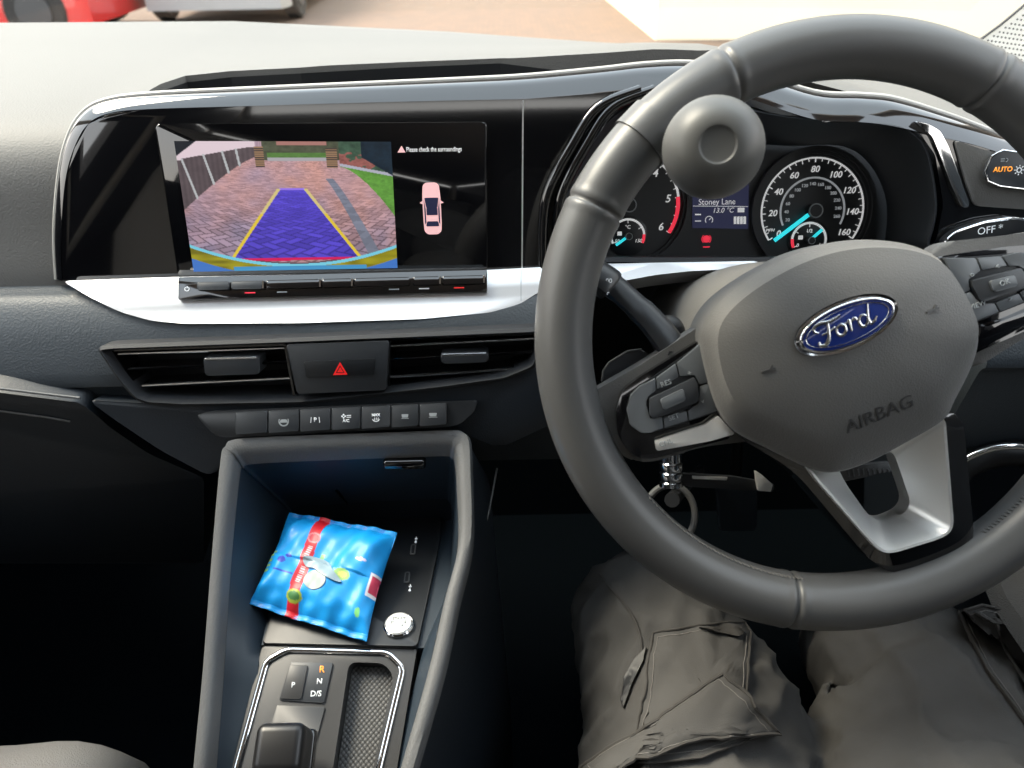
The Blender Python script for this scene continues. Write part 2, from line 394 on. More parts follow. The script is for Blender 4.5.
# glove box lines, lower dark left panel
LD=lean(P(30,400,.607),-14)
bm=B(); prism(bm,LD,rl(LD.uvs([(-900,352),(-260,374),(0,388.5),(82,399),(96,410),(112,424),(150,450),(205,474),(205,560),(-900,560)]),.006),-.05,.004,.003)
gb=obj('glove_box',bm,MAT['darkplastic'],DB)
bm=B(); tube(bm,[LD.hit(-60,401,.005),LD.hit(0,411,.005),LD.hit(45,417,.005),LD.hit(70,421.5,.005)],.0009,8)
tube(bm,[LD.hit(-60,380,.004),LD.hit(0,388.5,.004),LD.hit(45,394,.004),LD.hit(80,398,.004)],.0011,8); obj('bright_edge',bm,MAT['rail'],gb)
# centre stack body behind vents and buttons
bm=B(); prism(bm,VE,rl(VE.uvs([(88,400),(140,403),(300,402),(395,392),(500,380),(545,362),(560,420),(500,448),(470,436),(330,437),(236,443),(216,474),(205,474),(160,450),(115,420)]),.006),-.10,.0,.004)
obj('centre_stack',bm,MAT['darkplastic'],DB)
# piping + bright bevel band + gloss fascia
outer=[(58,281),(56,235),(60,180),(68,143),(82,117),(105,103),(150,96.5),(250,91.5),(350,87),(450,82.5),(525,78.5),(600,71.5),(645,66.5),(690,65),(740,71),(813,94),(860,97),(895,101),(950,118),(990,133),(1060,160)]
inner=[(62,281),(61,235),(65,182),(74,148),(88,124),(110,113),(150,109),(250,106),(350,103),(450,100.5),(525,99),(600,93),(645,89),(690,89),(740,96),(813,119),(860,122),(893,126),(940,137),(982,147),(1050,170)]
hO=[-.004]*2+[-.006,-.008]+[-.012]*17
po=[FA.hit(x,y,h) for (x,y),h in zip(outer,hO)]; pi_=[FA.hit(x,y,.004) for x,y in inner]
po_=cat(po,6); pii=cat(pi_,6)
bm=B(); mid=[(a*.5+b_*.5)+FA.n*.0035+FA.ey*.002 for a,b_ in zip(po_,pii)]
back=[p-FA.n*.02-Vector((0,0,.003)) for p in pii]; back2=[p-FA.n*.012 for p in po_]
loft(bm,[back2,po_,[(a*.6+b_*.4)+FA.n*.002+FA.ey*.0012 for a,b_ in zip(po_,mid)],mid,pii,back],False); obj('fascia_bevel',bm,MAT['gloss'],DB,angle=60)
bm=B(); tube(bm,[p+FA.n*.0005+FA.ey*.0015 for p in po_],.0022,10); obj('piping',bm,MAT['pipe'],DB)
bm=B(); prism(bm,FA,FA.uvs([(62,281),(61,235),(65,182),(74,148),(88,124),(110,113),(150,109),(250,106),(350,103),(450,100.5),(525,99),(640,89),(606,101),(590,112),(566,150),(546,186),(541,215),(541,272),(300,282)],.004),-.014,.004,.0006)
fas=obj('fascia_panel',bm,MAT['gloss'],DB)
bm=B(); bar(bm,FA,*FA.uv(523,100,.004),*FA.uv(522,268,.004),.0012,.0035,.0046); obj('fascia_seam',bm,MAT['satin'],fas)
# curved gloss left edge of the binnacle (double bead)
bm=B()
for dx in (0,14):
    tube(bm,cat([FA.hit(640+dx,90,.004),FA.hit(598+dx,108,.006),FA.hit(572+dx,146,.008),FA.hit(549+dx,190,.008),FA.hit(543+dx,225,.006),FA.hit(543+dx,268,.004)],6),.0042,12)
obj('binnacle_edge',bm,MAT['gloss'],DB)
# silver trim
trim=[(62,281),(178,277),(487,270),(525,268),(600,264),(660,262.5),(760,261),(760,268),(690,271),(655,275),(622,281),(590,284),(565,284),(548,288),(537,293),(520,304),(490,312.5),(420,319),(300,323),(185,323.5),(150,320.5),(118,311),(90,297)]
bm=B(); prism(bm,TRF,rl(TRF.uvs(trim),.005,4),-.03,.0,.004,4); tr_=obj('silver_trim',bm,MAT['silver'],DB,angle=50)
bm=B(); bar(bm,TRF,*TRF.uv(521,270),*TRF.uv(521,301),.0006,-.001,.0002); obj('trim_seam',bm,MAT['icondim'],tr_)
# binnacle recess
LA=[(606,124),(650,104),(700,99),(784,117),(885,124),(912,134),(927,155),(935,205),(928,240),(915,262),(760,262),(640,262),(570,262),(562,205)]
LB=[(596,175),(625,147),(690,141),(745,143),(790,146),(842,146),(870,165),(886,200),(885,240),(880,262),(760,257),(640,256),(600,255),(585,215)]
bm=B(); A=cat([FA.hit(x,y,.004) for x,y in LA],5,True); Bk=cat([CL.hit(x,y,.004) for x,y in LB],5,True)
M1=[a*.7+b_*.3+Vector((0,0,.0)) for a,b_ in zip(A,Bk)]
cA=sum(A,Vector())/len(A)
loft(bm,[[cA+(p-cA)*1.03-FA.n*.004 for p in A],A,M1,Bk],True); obj('binnacle_recess',bm,MAT['hood'],DB,angle=60)
# gloss panel right of the gauges with a bright bead, light switch
bm=B(); prism(bm,FA,rl(FA.uvs([(893,127),(940,137),(982,147),(1050,170),(1050,240),(985,236),(960,262),(924,262),(937,240),(944,205),(936,155),(921,134)],.004),.003),-.02,.003,.001); obj('fascia_panel',bm,MAT['gloss'],DB)
bm=B(); prism(bm,FA,rl(FA.uvs([(914,121),(928,124),(940,131),(948,146),(969,203),(968,208),(961,207),(951,185),(940,155),(932,136)],.006),.003),.002,.0065,.0015); obj('bright_bead',bm,MAT['chrome'],DB)
bm=B(); prism(bm,FA,rl(FA.uvs([(955,140),(985,150),(1060,165),(1060,212),(975,206),(966,180)],.006),.004),-.01,.0055,.001); obj('switch_plate',bm,MAT['airbag'],DB)
# A small reflected outline stays with the real reflections; nothing painted.
# --- light switch module
LS=thing('light_switch','dark grey light switch pod with lit orange AUTO at right end of dash','switch',FA.hit(1010,190,.0))
bm=B(); prism(bm,FA,rl(FA.uvs([(985,172),(992,156),(1003,150),(1050,157),(1050,192),(1000,186),(988,181)],.009),.004),.0,.010,.001); obj('switch_pod',bm,MAT['key'],LS)
bm=B(); pp=[FA.hit(x,y,.0095) for x,y in [(985,172),(992,156),(1003,150),(1050,157)]]; q=[FA.hit(x,y,.0095) for x,y in [(1050,192),(1000,186),(988,181),(985,172)]]
tube(bm,pp,.0007,8); tube(bm,q,.0007,8); obj('rim_line',bm,MAT['chrome'],LS)
u,v=FA.uv(1003,169.5,.0102); text('lettering','AUTO',FA,u,v,.0052,.0102,MAT['orange_em'],LS,rot=R(1),bold=.02)
bm=B(); u,v=FA.uv(1019,170,.0102); ring(bm,FA,u,v,.0014,.002,0,2*PI,.0102,.0106,16)
for k in range(8):
    a=k*PI/4; bar(bm,FA,u+.0026*math.cos(a),v+.0026*math.sin(a),u+.0038*math.cos(a),v+.0038*math.sin(a),.0005,.0102,.0106)
obj('lamp_symbol',bm,MAT['icon'],LS)
bm=B(); u,v=FA.uv(1006,160,.0102); ring(bm,FA,u,v,.0010,.0015,-PI/2,PI/2,.0102,.0106,10)
for k in range(3): bar(bm,FA,u-.0012,v-.001+.001*k,u-.004,v-.001+.001*k,.0004,.0102,.0106)
obj('lamp_symbol',bm,MAT['icondim'],LS)
# OFF strip panel
OP=thing('dimmer_switch','low chrome edged switch strip marked OFF behind the right wheel spoke','switch',FA.hit(1000,240,0))
opts=[(943,243),(955,232),(985,222),(1012,218),(1045,222),(1045,246),(950,252)]
bm=B(); prism(bm,FA,rl(FA.uvs(opts,.012),.005),-.02,.012,.001); obj('switch_body',bm,MAT['cluster'],OP)
bm=B(); tube(bm,[FA.p(u,v,.012) for u,v in rl(FA.uvs(opts,.012),.005)],.001,8,closed=True); obj('chrome_edge',bm,MAT['chrome'],OP)
u,v=FA.uv(990,230,.0125); text('lettering','OFF *',FA,u,v,.008,.0125,MAT['icon'],OP,rot=R(8))
# ================================================================== INFOTAINMENT DISPLAY
ID=thing('infotainment_display','wide touchscreen in the dash showing a reversing camera view of a brick drive','screen',FA.hit(330,270,.0))
bm=B(); prism(bm,FA,rl(FA.uvs([(155,124),(487,122),(488,269),(178,276)],.006),.004),.002,.0065,.0008); gs=obj('glass_panel',bm,MAT['gloss'],ID)
# the picture: drawn as a grid of coloured points, a lit LCD
NX,NY=330,196
q=[FA.hit(x,y,.0068) for x,y in ((174,141),(391,141.7),(397.5,268),(193.7,271.7))]
U,V=np.meshgrid(np.linspace(0,1,NX),np.linspace(0,1,NY))
def hsh(a,b_=0): x=np.sin(a*127.1+b_*311.7)*43758.5453; return x-np.floor(x)
def vn(x,y):
    xi,yi=np.floor(x),np.floor(y); fx,fy=x-xi,y-yi; fx=fx*fx*(3-2*fx); fy=fy*fy*(3-2*fy)
    return (hsh(xi,yi)*(1-fx)+hsh(xi+1,yi)*fx)*(1-fy)+(hsh(xi,yi+1)*(1-fx)+hsh(xi+1,yi+1)*fx)*fy
def fbm(x,y): return vn(x,y)*.5+vn(x*2.1,y*2.1)*.3+vn(x*4.3,y*4.3)*.2
X=174+U*217; Y=V
img=np.zeros((NY,NX,3))
# image coords: u 0..1, v 0..1 (v down). ground rows below horizon curve
hor=.115+.16*(U-.5)**2*0
# fisheye ground mapping
uc=(U-.49); vv=V-.02+ .32*uc**2
dist=1/np.maximum(vv-.02,.02)
gx=uc*dist*1.15*(1+.5*uc**2); gy=dist*1.6
# herringbone
def herring(gx,gy,s):
    a=R(45); x=(gx*math.cos(a)-gy*math.sin(a))*s; y=(gx*math.sin(a)+gy*math.cos(a))*s
    xi,yi=np.floor(x),np.floor(y); k=np.mod(xi-yi,4)
    hor_=k<2
    fx=x-xi; fy=y-yi
    # horizontal bricks cover (k=0,1), vertical cover (k=2,3)
    ed=np.minimum(np.minimum(np.where(hor_,1,np.minimum(fx,1-fx)),np.where(hor_,np.minimum(fy,1-fy),1)),1)
    ed=np.minimum(ed,np.where(hor_,np.where(k==0,fx,1-fx),np.where(k==3,fy,1-fy)))
    bx=np.where(hor_,xi-np.where(k==0,0,1),xi); by=np.where(hor_,yi,yi-np.where(k==3,0,1))
    return ed,hsh(bx,by)
ed,rnd=herring(gx,gy,12)
base=lin([176,140,140])*(1-.0)+0*img
t_=np.clip(fbm(U*5+3,V*4),0,1)[...,None]
warm=lin([200,146,130]); cool=lin([142,138,168])
brick=cool*(1-t_)+warm*t_
lf=np.clip((V-.35)/.65,0,1)[...,None]*np.clip((.75-U)/.75,0,1)[...,None]
brick=brick*(1-.5*lf)+lin([128,132,172])*.5*lf
brick=brick*(.72+.5*rnd[...,None])
vis=np.clip((V-.3)/.35,0,1)
brick=np.where((ed<.11)[...,None],brick*(1-.55*vis[...,None]),brick)
brick*= (1.15-.15*V[...,None])
img[:]=brick
# block channel stripe
sx_=.70+.22*np.clip((V-.28)/.7,0,1)**.85
bd=np.abs(U-sx_)<.012+.02*V
img[bd&(V>.28)]=(lin([122,126,142])*(.8+.4*rnd[...,None]))[bd&(V>.28)]
# lawn
lb=.19+ (np.clip(U-.755,0,1)**1.55)*3.4
lawn=(U>.755)&(V>.175+.32*(U-.755))&(V<lb)
gn=fbm(U*60,V*60)
img[lawn]=(lin([96,150,62])*(.55+.9*gn[...,None]))[lawn]
dk=(U>.755)&(V<=.175+.32*(U-.755)); 
shr=fbm(U*34,V*34); col=np.where((fbm(U*16+9,V*16)>.56)[...,None],lin([150,92,86]),lin([66,92,74]))
img[dk]=(col*(.3+1.3*shr[...,None]))[dk]
st=(U>.755)&(np.abs(V-(.175+.32*(U-.755)))<.011); img[st]=lin([176,176,190])
tr_dark=(U>.86)&(V<.12+(U-.86)*1.0); img[tr_dark]=(lin([20,34,46])*(.4+1.6*shr[...,None]))[tr_dark]
# hedge and sky band at the top
hd=(U>.40)&(U<=.755)&(V<.14+.0*U); img[hd]=(lin([80,84,66])*(.5+1.0*fbm(U*50,V*50)[...,None]))[hd]
gr=(U>.42)&(U<.70)&(V>.085)&(V<.135); img[gr]=(lin([88,126,64])*(.7+.6*gn[...,None]))[gr]
rf=(V<.03)&(U>.47)&(U<.70); img[rf]=lin([170,120,112])
rd=(V>.118)&(V<.145)&(U>.42)&(U<.70); img[rd]=lin([170,168,172])
# fence left
ft=.135-.09*np.clip(U/.33,0,1)+.02*0; ft=np.where(U<.02,.14,ft*1.0)
fb=.40*np.clip(1-U/.37,0,1)**1.25+.115
fen=(U<.37)&(V<fb)&(V>ft*1.0)
pl=.9+.12*np.sin(U*260)
img[fen]=(lin([92,80,84])*pl[...,None]*(.75+.5*fbm(U*20,V*20)[...,None]))[fen]
skyr=(U<.37)&(V<=ft); img[skyr]=lin([226,206,214])
cor=(U<.10)&(V<.11-U*1.1); img[cor]=lin([26,30,38])
for u0,u1 in ((.0,.055),(.11,.16),(.205,.245),(.275,.30)):
    pk=(V<fb+.01)&(V>ft-.005)&(np.abs(U-(u0+(u1-u0)*V/.33-.0))<.0055); img[pk]=lin([182,184,186])
# gate posts
for u0,u1,v0,v1 in ((.362,.405,.04,.19),(.695,.745,.05,.20)):
    gp=(U>u0)&(U<u1)&(V>v0)&(V<v1); img[gp]=np.where((np.mod(V*60,1)>.45)[...,None],lin([158,126,96]),lin([70,58,56]))[gp]
# guidance overlay
tl,tr2,bl,br=(.46,.355),(.583,.355),(.192,.915),(.822,.905)
def lx(v,a,b_): return a[0]+(b_[0]-a[0])*(v-a[1])/(b_[1]-a[1])
L_=lx(V,tl,bl); R_=lx(V,tr2,br)
poly=(V>.355)&(V<.91)&(U>L_)&(U<R_)
lum=img.mean(2,keepdims=True)
blue=lin([84,70,190])*(.05+2.6*lum)+lin([50,30,140])*.25
img[poly]=blue[poly]
img[(V>.352)&(V<.366)&(U>.46)&(U<.583)]=lin([150,120,235])
yl=(V>.355)&(V<.915)&((np.abs(U-L_)<.009)|(np.abs(U-R_)<.009)); img[yl]=np.where((V>.55)[...,None],lin([226,198,60]),lin([214,196,130]))[yl]
rd=(np.abs(V-.912+.004*(U-.5))<.011)&(U>.20)&(U<.83); img[rd]=lin([214,24,90])
# bumper arc
arc=.815+.165*np.cos((U-.5)*2.15)**1*1.0 - .0
arc=.985-.62*(U-.52)**2
bmp=(V>arc-.045)&(V>.80)&~poly; img[bmp&(V>.92)]=lin([96,60,70])
a1=(V>arc-.035)&(V<=arc-.010); img[a1]=lin([120,205,226])
a2=(V>arc-.010)&(V<=arc+.10); img[a2]=(lin([150,142,28])*(.5+.8*vn(U*14,V*40)[...,None]))[a2]
a3=(V>arc+.075)&((U<.22)|(U>.82)); img[a3]=lin([66,118,196])
a4=(V>.965)&(U>.2)&(U<.85); img[a4]=lin([70,150,200])
bm=B(); vs=[]
for j in range(NY):
    row=[]
    for i in range(NX):
        u,v=i/(NX-1),j/(NY-1); row.append(bm.verts.new((q[0]*(1-u)+q[1]*u)*(1-v)+(q[3]*(1-u)+q[2]*u)*v))
    vs.append(row)
for j in range(NY-1):
    for i in range(NX-1): bm.faces.new((vs[j][i],vs[j+1][i],vs[j+1][i+1],vs[j][i+1]))
si=obj('camera_picture',bm,MAT['screen_image'],ID,smooth=False,fix=False)
si['label']='reversing camera picture with blue guidance path on herringbone bricks'
ca=si.data.color_attributes.new('Col','FLOAT_COLOR','POINT')
ca.data.foreach_set('color',np.concatenate([img,np.ones((NY,NX,1))],2).astype(np.float32).ravel())
# warning text + top view car icon
u,v=FA.uv(434,149.5,.0068); text('message','Please check the surroundings',FA,u,v,.0049,.0068,MAT['white_em'],ID,rot=R(-.5),sxy=.70,bold=.01)
bm=B(); a=FA.uv(401.5,145.8,.0068); prism(bm,FA,[a,FA.uv(397.5,152.5,.0068),FA.uv(405.5,152.5,.0068)],.0066,.0070); obj('warning_triangle',bm,MAT['pink_em'],ID,smooth=False)
cu,cv=FA.uv(432,210,.0068); s=.00078
body=[(-8,24),(-5,26.5),(5,26.5),(8,24),(9,12),(9,-12),(8.5,-21),(5,-24),(-5,-24),(-8.5,-21),(-9,-12),(-9,12)]
bm=B(); prism(bm,FA,rl([(cu+x*s,cv+y*s) for x,y in body],.0015),.0066,.0069)
for sg in (-1,1): prism(bm,FA,[(cu+sg*9*s,cv+9*s),(cu+sg*12*s,cv+7*s),(cu+sg*9*s,cv+6*s)],.0066,.0069)
ci=obj('car_symbol',bm,MAT['pink_em'],ID,smooth=False)
bm=B()
prism(bm,FA,rl([(cu+x*s,cv+y*s) for x,y in [(-7,12),(7,12),(5.5,2),(-5.5,2)]],.001),.0069,.0071)
prism(bm,FA,[(cu+x*s,cv+y*s) for x,y in [(-7.6,10),(-6.2,1),(-6.2,-12),(-7.6,-14)]],.0069,.0071)
prism(bm,FA,[(cu+x*s,cv+y*s) for x,y in [(7.6,10),(6.2,1),(6.2,-12),(7.6,-14)]],.0069,.0071)
prism(bm,FA,rl([(cu+x*s,cv+y*s) for x,y in [(-5.5,-11),(5.5,-11),(6.6,-16),(-6.6,-16)]],.001),.0069,.0071)
prism(bm,FA,rl([(cu+x*s,cv+y*s) for x,y in [(-5.5,2),(5.5,2),(5.5,-5),(-5.5,-5)]],.0005),.0069,.00705)
obj('car_glass_symbol',bm,MAT['navy_em'],ci,smooth=False)
# control strip with sliders
bm=B(); prism(bm,TRF,rl(TRF.uvs([(178,277),(487,269.5),(487,291.5),(178,299.5)],.004),.001),-.004,.0035,.0006); cs=obj('control_strip',bm,MAT['gloss'],ID)
def strip_y(x): return 284-(x-178)*7.4/309
for x0,x1 in ((197,229),(231,263),(266,320),(322,352),(354,410),(413,440),(442,484)):
    bm=B(); y0,y1=strip_y(x0),strip_y(x1); prism(bm,TRF,rl(TRF.uvs([(x0,y0-1.5),(x1,y1-1.5),(x1,y1+6.5),(x0,y0+6.5)],.006),.0015),.0035,.0060,.001)
    obj('slider',bm,MAT['gloss'] if x0 not in (197,231) else MAT['key'],cs)
for x,m_ in ((250,'red_em'),(282,'icondim'),(394,'icondim'),(424,'grey_em'),(459,'redplastic')):
    bm=B(); u,v=TRF.uv(x,strip_y(x)+10.5,.0037); bar(bm,TRF,u-.004,v,u+.004,v,.0009,.0034,.0039); obj('marker',bm,MAT[m_],cs)
bm=B(); u,v=TRF.uv(187,289,.0037); ring(bm,TRF,u,v,.0014,.0019,R(120),R(420),.0035,.0039,20); bar(bm,TRF,u,v+.0004,u,v+.0024,.0005,.0035,.0039); obj('power_symbol',bm,MAT['icon'],cs)
for x in (263,320,352,440,484):
    bm=B(); u,v=TRF.uv(x,strip_y(x)+2.5,.006); bar(bm,TRF,u,v-.003,u,v+.003,.0012,.0045,.0064); obj('slider_tick',bm,MAT['chrome'],cs)
# ================================================================== AIR VENTS
hous=[(100,347),(112,345),(300,338),(420,333),(540,328),(541,350),(534,366),(505,378),(440,387),(395,392),(300,402),(185,404),(150,402),(137,397),(120,377)]
bmc=B(); prism(bmc,VE,VE.uvs(hous),-.035,.05); cut(lower,bmc)
bm=B(); hv=rl(VE.uvs(hous),.004); hi=[(sum(a[0] for a in hv)/len(hv),sum(a[1] for a in hv)/len(hv))][0]
def inset(loop,d):
    n=len(loop); ar=sum(loop[i][0]*loop[(i+1)%n][1]-loop[(i+1)%n][0]*loop[i][1] for i in range(n)); sg=1 if ar>0 else -1
    out=[]
    for i in range(n):
        a,b_,c=Vector(loop[i-1]),Vector(loop[i]),Vector(loop[(i+1)%n]); t=(c-a).normalized(); nn=Vector((-t.y,t.x))*sg
        out.append(tuple(b_+nn*d))
    return out
h1=inset(hv,.0016); h2=inset(hv,.0045); o1=inset(hv,-.001)
loft(bm,[[VE.p(u,v,-.035) for u,v in o1],[VE.p(u,v,.003) for u,v in o1],[VE.p(u,v,.005) for u,v in h1],[VE.p(u,v,-.002) for u,v in h2],[VE.p(u,v,-.034) for u,v in h2]],True,True,True)
obj('vent_surround',bm,MAT['hood'],DB,angle=30)
def vent(label,slats,tab,frame):
    T=thing('air_vent',label,'air vent',VE.hit(*tab[0],-.03),'air vents in the centre of the dashboard')
    bm=B(); fl=rl(VE.uvs(frame,-.004),.003); fi=inset(fl,.0018)
    loft(bm,[[VE.p(u,v,-.03) for u,v in fl],[VE.p(u,v,-.003) for u,v in fl],[VE.p(u,v,-.003) for u,v in fi],[VE.p(u,v,-.03) for u,v in fi]],True); obj('frame',bm,MAT['gloss'],T)
    for (x0,y0,x1,y1,ch) in slats:
        bm=B(); a=VE.hit(x0,y0,-.004); b_=VE.hit(x1,y1,-.004); dn=-VE.n*.022
        th=VE.ey*.0011
        loft(bm,[[p+th,p+VE.n*.0012,p-th,p-th+dn,p+th+dn] for p in (a,b_)],True,True,True); s_=obj('slat',bm,MAT['gloss'],T)
        if ch:
            bm=B(); tube(bm,[a+VE.n*.0012,b_+VE.n*.0012],.0011,8); obj('bright_edge',bm,MAT['chrome'],s_)
    bm=B()
    (tx,ty),(tw,th_)=tab; fu=rl(VE.uvs([(tx-tw,ty-th_+.6),(tx+tw,ty-th_-1),(tx+tw+1,ty+th_-1),(tx-tw+2,ty+th_+1)],.004),.003)
    prism(bm,VE,fu,-.014,.004,.0015,3); tb=obj('tab',bm,MAT['key'],T)
    bm=B(); tube(bm,[VE.hit(tx-tw+2,ty-th_+1.8,.0035),VE.hit(tx+tw-2,ty-th_+.4,.0035)],.0012,8); obj('bright_edge',bm,MAT['chrome'],tb)
    return T
vent('left centre air vent with silver-edged slats beside the hazard button',[(119,353.5,285,347.5,1),(128,369.5,288,362,0),(143,385,291,377.5,1)],((231,366),(28,9)),[(110,349),(286,343),(296,398),(190,401),(150,399),(140,394)])
vent('right centre air vent next to the steering wheel rim, slimmer thumb tab',[(391,345.5,534,338,1),(391,360,532,352,0),(391,376.5,524,367.5,1)],((464,358),(24,5)),[(389,339),(537,332),(537,352),(530,364),(500,375),(440,384),(388,390)])
HZ=thing('hazard_switch','square black hazard panel with red triangle between two air vents','switch',VE.hit(340,392,-.02))
bm=B(); prism(bm,VE,rl(VE.uvs([(286,345),(389,341),(386,390),(297,394)],.006),.002),-.02,.006,.0012); obj('panel',bm,MAT['key'],HZ)
bm=B(); prism(bm,VE,rl(VE.uvs([(304,362),(375,359),(374,375),(306,378)],.008),.001),.0,.0078,.0008); hb=obj('button',bm,MAT['cluster'],HZ)
bm=B(); tt=[VE.uv(340,362,.008),VE.uv(333,375,.008),VE.uv(347.5,374.5,.008)]; c=Vector((sum(t[0] for t in tt)/3,sum(t[1] for t in tt)/3))
ti=[tuple(c+(Vector(t)-c)*.62) for t in tt]
loft(bm,[[VE.p(*t,.0077) for t in tt],[VE.p(*t,.0083) for t in tt],[VE.p(*t,.0083) for t in ti],[VE.p(*t,.0077) for t in ti]],True)
ti2=[tuple(c+(Vector(t)-c)*.42) for t in tt]; prism(bm,VE,ti2,.0077,.0083); obj('triangle',bm,MAT['redplastic'],hb,smooth=False)
# ================================================================== BUTTON STRIP
BS=thing('button_strip','slim row of seven dark buttons with white symbols above the console opening','button panel',BT.hit(330,434,-.01))
bm=B(); prism(bm,BT,rl(BT.uvs([(197,415),(210,411),(445,401.5),(478,400),(474,412),(460,424),(446,427),(330,432),(236,437),(216,436)]),.003),-.05,.002,.001); obj('housing',bm,MAT['cluster'],BS)
bx=[235,268,299.5,331,361,391,419,447]
def sy(x): return 412.5-(x-235)*9.5/212
icn=B()
for i in range(7):
    x0,x1=bx[i]+.7,bx[i+1]-.7
    bm=B(); prism(bm,BT,rl(BT.uvs([(x0,sy(x0)),(x1,sy(x1)),(x1,sy(x1)+21),(x0,sy(x0)+22)],.005),.0012),.0,.0055,.0012); bb=obj('button',bm,MAT['key'],BS)
    c=BT.uv((x0+x1)/2,sy((x0+x1)/2)+11,.0055); bm=B(); h0,h1_=.0054,.0059
    if i==0: bm.free(); continue
    if i==1:
        prism(bm,BT,rl([(c[0]-.0035,c[1]-.001),(c[0]-.002,c[1]+.0015),(c[0]+.002,c[1]+.0015),(c[0]+.0035,c[1]-.001)],.0006),h0,h1_)
        ring(bm,BT,*c,.0034,.0040,R(150),R(390),h0,h1_,16); ring(bm,BT,*c,.0030,.0036,R(200),R(340),h0,h1_,12)
    elif i==2:
        for sg in (-1,1): bar(bm,BT,c[0]+sg*.0035,c[1]-.0022,c[0]+sg*.0030,c[1]+.0022,.0004,h0,h1_)
        merge(bm,text(None,'P',BT,c[0],c[1],.0045,h0,None,None,ext=.0005,bold=.02))
    elif i==3:
        merge(bm,text(None,'A/C',BT,c[0],c[1]-.0018,.0032,h0,None,None,ext=.0005,bold=.02))
        for k in range(4): ring(bm,BT,c[0]-.0018+.0012*math.cos(k*PI/2),c[1]+.0018+.0012*math.sin(k*PI/2),.0,.0007,0,2*PI,h0,h1_,8)
        bar(bm,BT,c[0]+.0006,c[1]+.0024,c[0]+.004,c[1]+.0024,.0005,h0,h1_); bar(bm,BT,c[0]+.0006,c[1]+.001,c[0]+.004,c[1]+.001,.0005,h0,h1_)
    elif i==4:
        merge(bm,text(None,'MAX',BT,c[0],c[1]+.0016,.0030,h0,None,None,ext=.0005,bold=.03))
        for k in range(3): bar(bm,BT,c[0]-.0014+.0014*k,c[1]-.0026,c[0]-.001+.0014*k,c[1]-.0003,.0004,h0,h1_)
        ring(bm,BT,c[0],c[1]-.0005,.0026,.0031,R(200),R(340),h0,h1_,12)
    else:
        a=.0025 if i==6 else .0022
        prism(bm,BT,rl([(c[0]-a,c[1]-.0013),(c[0]-a*1.2,c[1]+.0013),(c[0]+a*1.2,c[1]+.0013),(c[0]+a,c[1]-.0013)],.0004),h0,h1_)
        bar(bm,BT,c[0]-a*1.3,c[1]-.002,c[0]+a*1.3,c[1]-.002,.0004,h0,h1_)
    obj('symbol',bm,MAT['icondim'] if i in(1,5,6) else MAT['icon'],bb,smooth=False)
# ================================================================== INSTRUMENT CLUSTER
IC=thing('instrument_cluster','instrument cluster with white dials and turquoise needles behind steering wheel','instrument cluster',CL.hit(745,257,0))
bm=B(); prism(bm,CL,[CL.uv(x,y) for x,y in [(590,170),(620,140),(700,135),(860,138),(892,170),(895,262),(585,262)]],-.02,0); obj('backing',bm,MAT['gaugeface'],IC,smooth=False)
# raised mask around speedometer
def gauge(px,py,rpx,kind):
    u,v=CL.uv(px,py); r=rpx*.00090
    bm=B(); ring(bm,CL,u,v,r*1.12,r*1.20,0,2*PI,0,.006,64); ring(bm,CL,u,v,r*1.06,r*1.13,0,2*PI,0,.003,64)
    d=obj(kind,bm,MAT['gaugeface'],IC); return u,v,r,d
H0,H1=.0005,.0012
u,v,r,sp=gauge(812,210.5,51.5,'speedometer')
a0,a1=R(214),R(-34)
bm=B(); ring(bm,CL,u,v,r*.968,r*1.0,a0,a1,H0,H1,80)
for k in range(33):
    a=a0+(a1-a0)*k/32; L_=.90 if k%2==0 else .92
    bar(bm,CL,u+r*L_*math.cos(a),v+r*L_*math.sin(a),u+r*.97*math.cos(a),v+r*.97*math.sin(a),.0009 if k%4==0 else .0006,H0,H1)
for k in range(9):
    a=a0+(a1-a0)*k/8; merge(bm,text(None,str(k*20),CL,u+r*.77*math.cos(a),v+r*.77*math.sin(a),.0078,H0,None,None,ext=.0006,sh=.2,bold=.012))
merge(bm,text(None,'MPH',CL,u-r*.80,v-r*.36,.0038,H0,None,None,ext=.0006,sh=.2))
obj('mph_scale',bm,MAT['white_em'],sp,smooth=False)
bm=B(); ring(bm,CL,u,v,r*.60,r*.635,R(206),R(-26),H0,H1,64)
for k in range(13):
    a=R(208)-R(232)*k/13; merge(bm,text(None,str(20+20*k),CL,u+r*.50*math.cos(a-R(8)),v+r*.50*math.sin(a-R(8)),.0040,H0,None,None,ext=.0006,bold=.01))
merge(bm,text(None,'km/h',CL,u-r*.42,v-r*.36,.0028,H0,None,None,ext=.0006))
obj('kmh_scale',bm,MAT['grey_em'],sp,smooth=False)
def needle(u,v,ang,L_,wd,par,r0=0):
    bm=B(); bar(bm,CL,u+r0*math.cos(ang),v+r0*math.sin(ang),u+L_*math.cos(ang),v+L_*math.sin(ang),wd,.004,.006); obj('needle',bm,MAT['cyan_em'],par,smooth=False)
def cap(u,v,r,par):
    bm=B(); f=Frame(CL.p(u,v,0),CL.n,CL.ex); lathe(bm,f,[(r,0),(r,.008),(r*.85,.0095),(.0001,.0095)],28); c=obj('hub_cap',bm,MAT['cluster'],par)
    bm=B(); ring(bm,CL,u,v,r*.86,r*1.02,0,2*PI,.0088,.0099,28); obj('hub_ring',bm,MAT['icondim'],c)
needle(u,v,R(217),r*.92,.0032,sp,r*.1); cap(u,v,r*.135,sp)
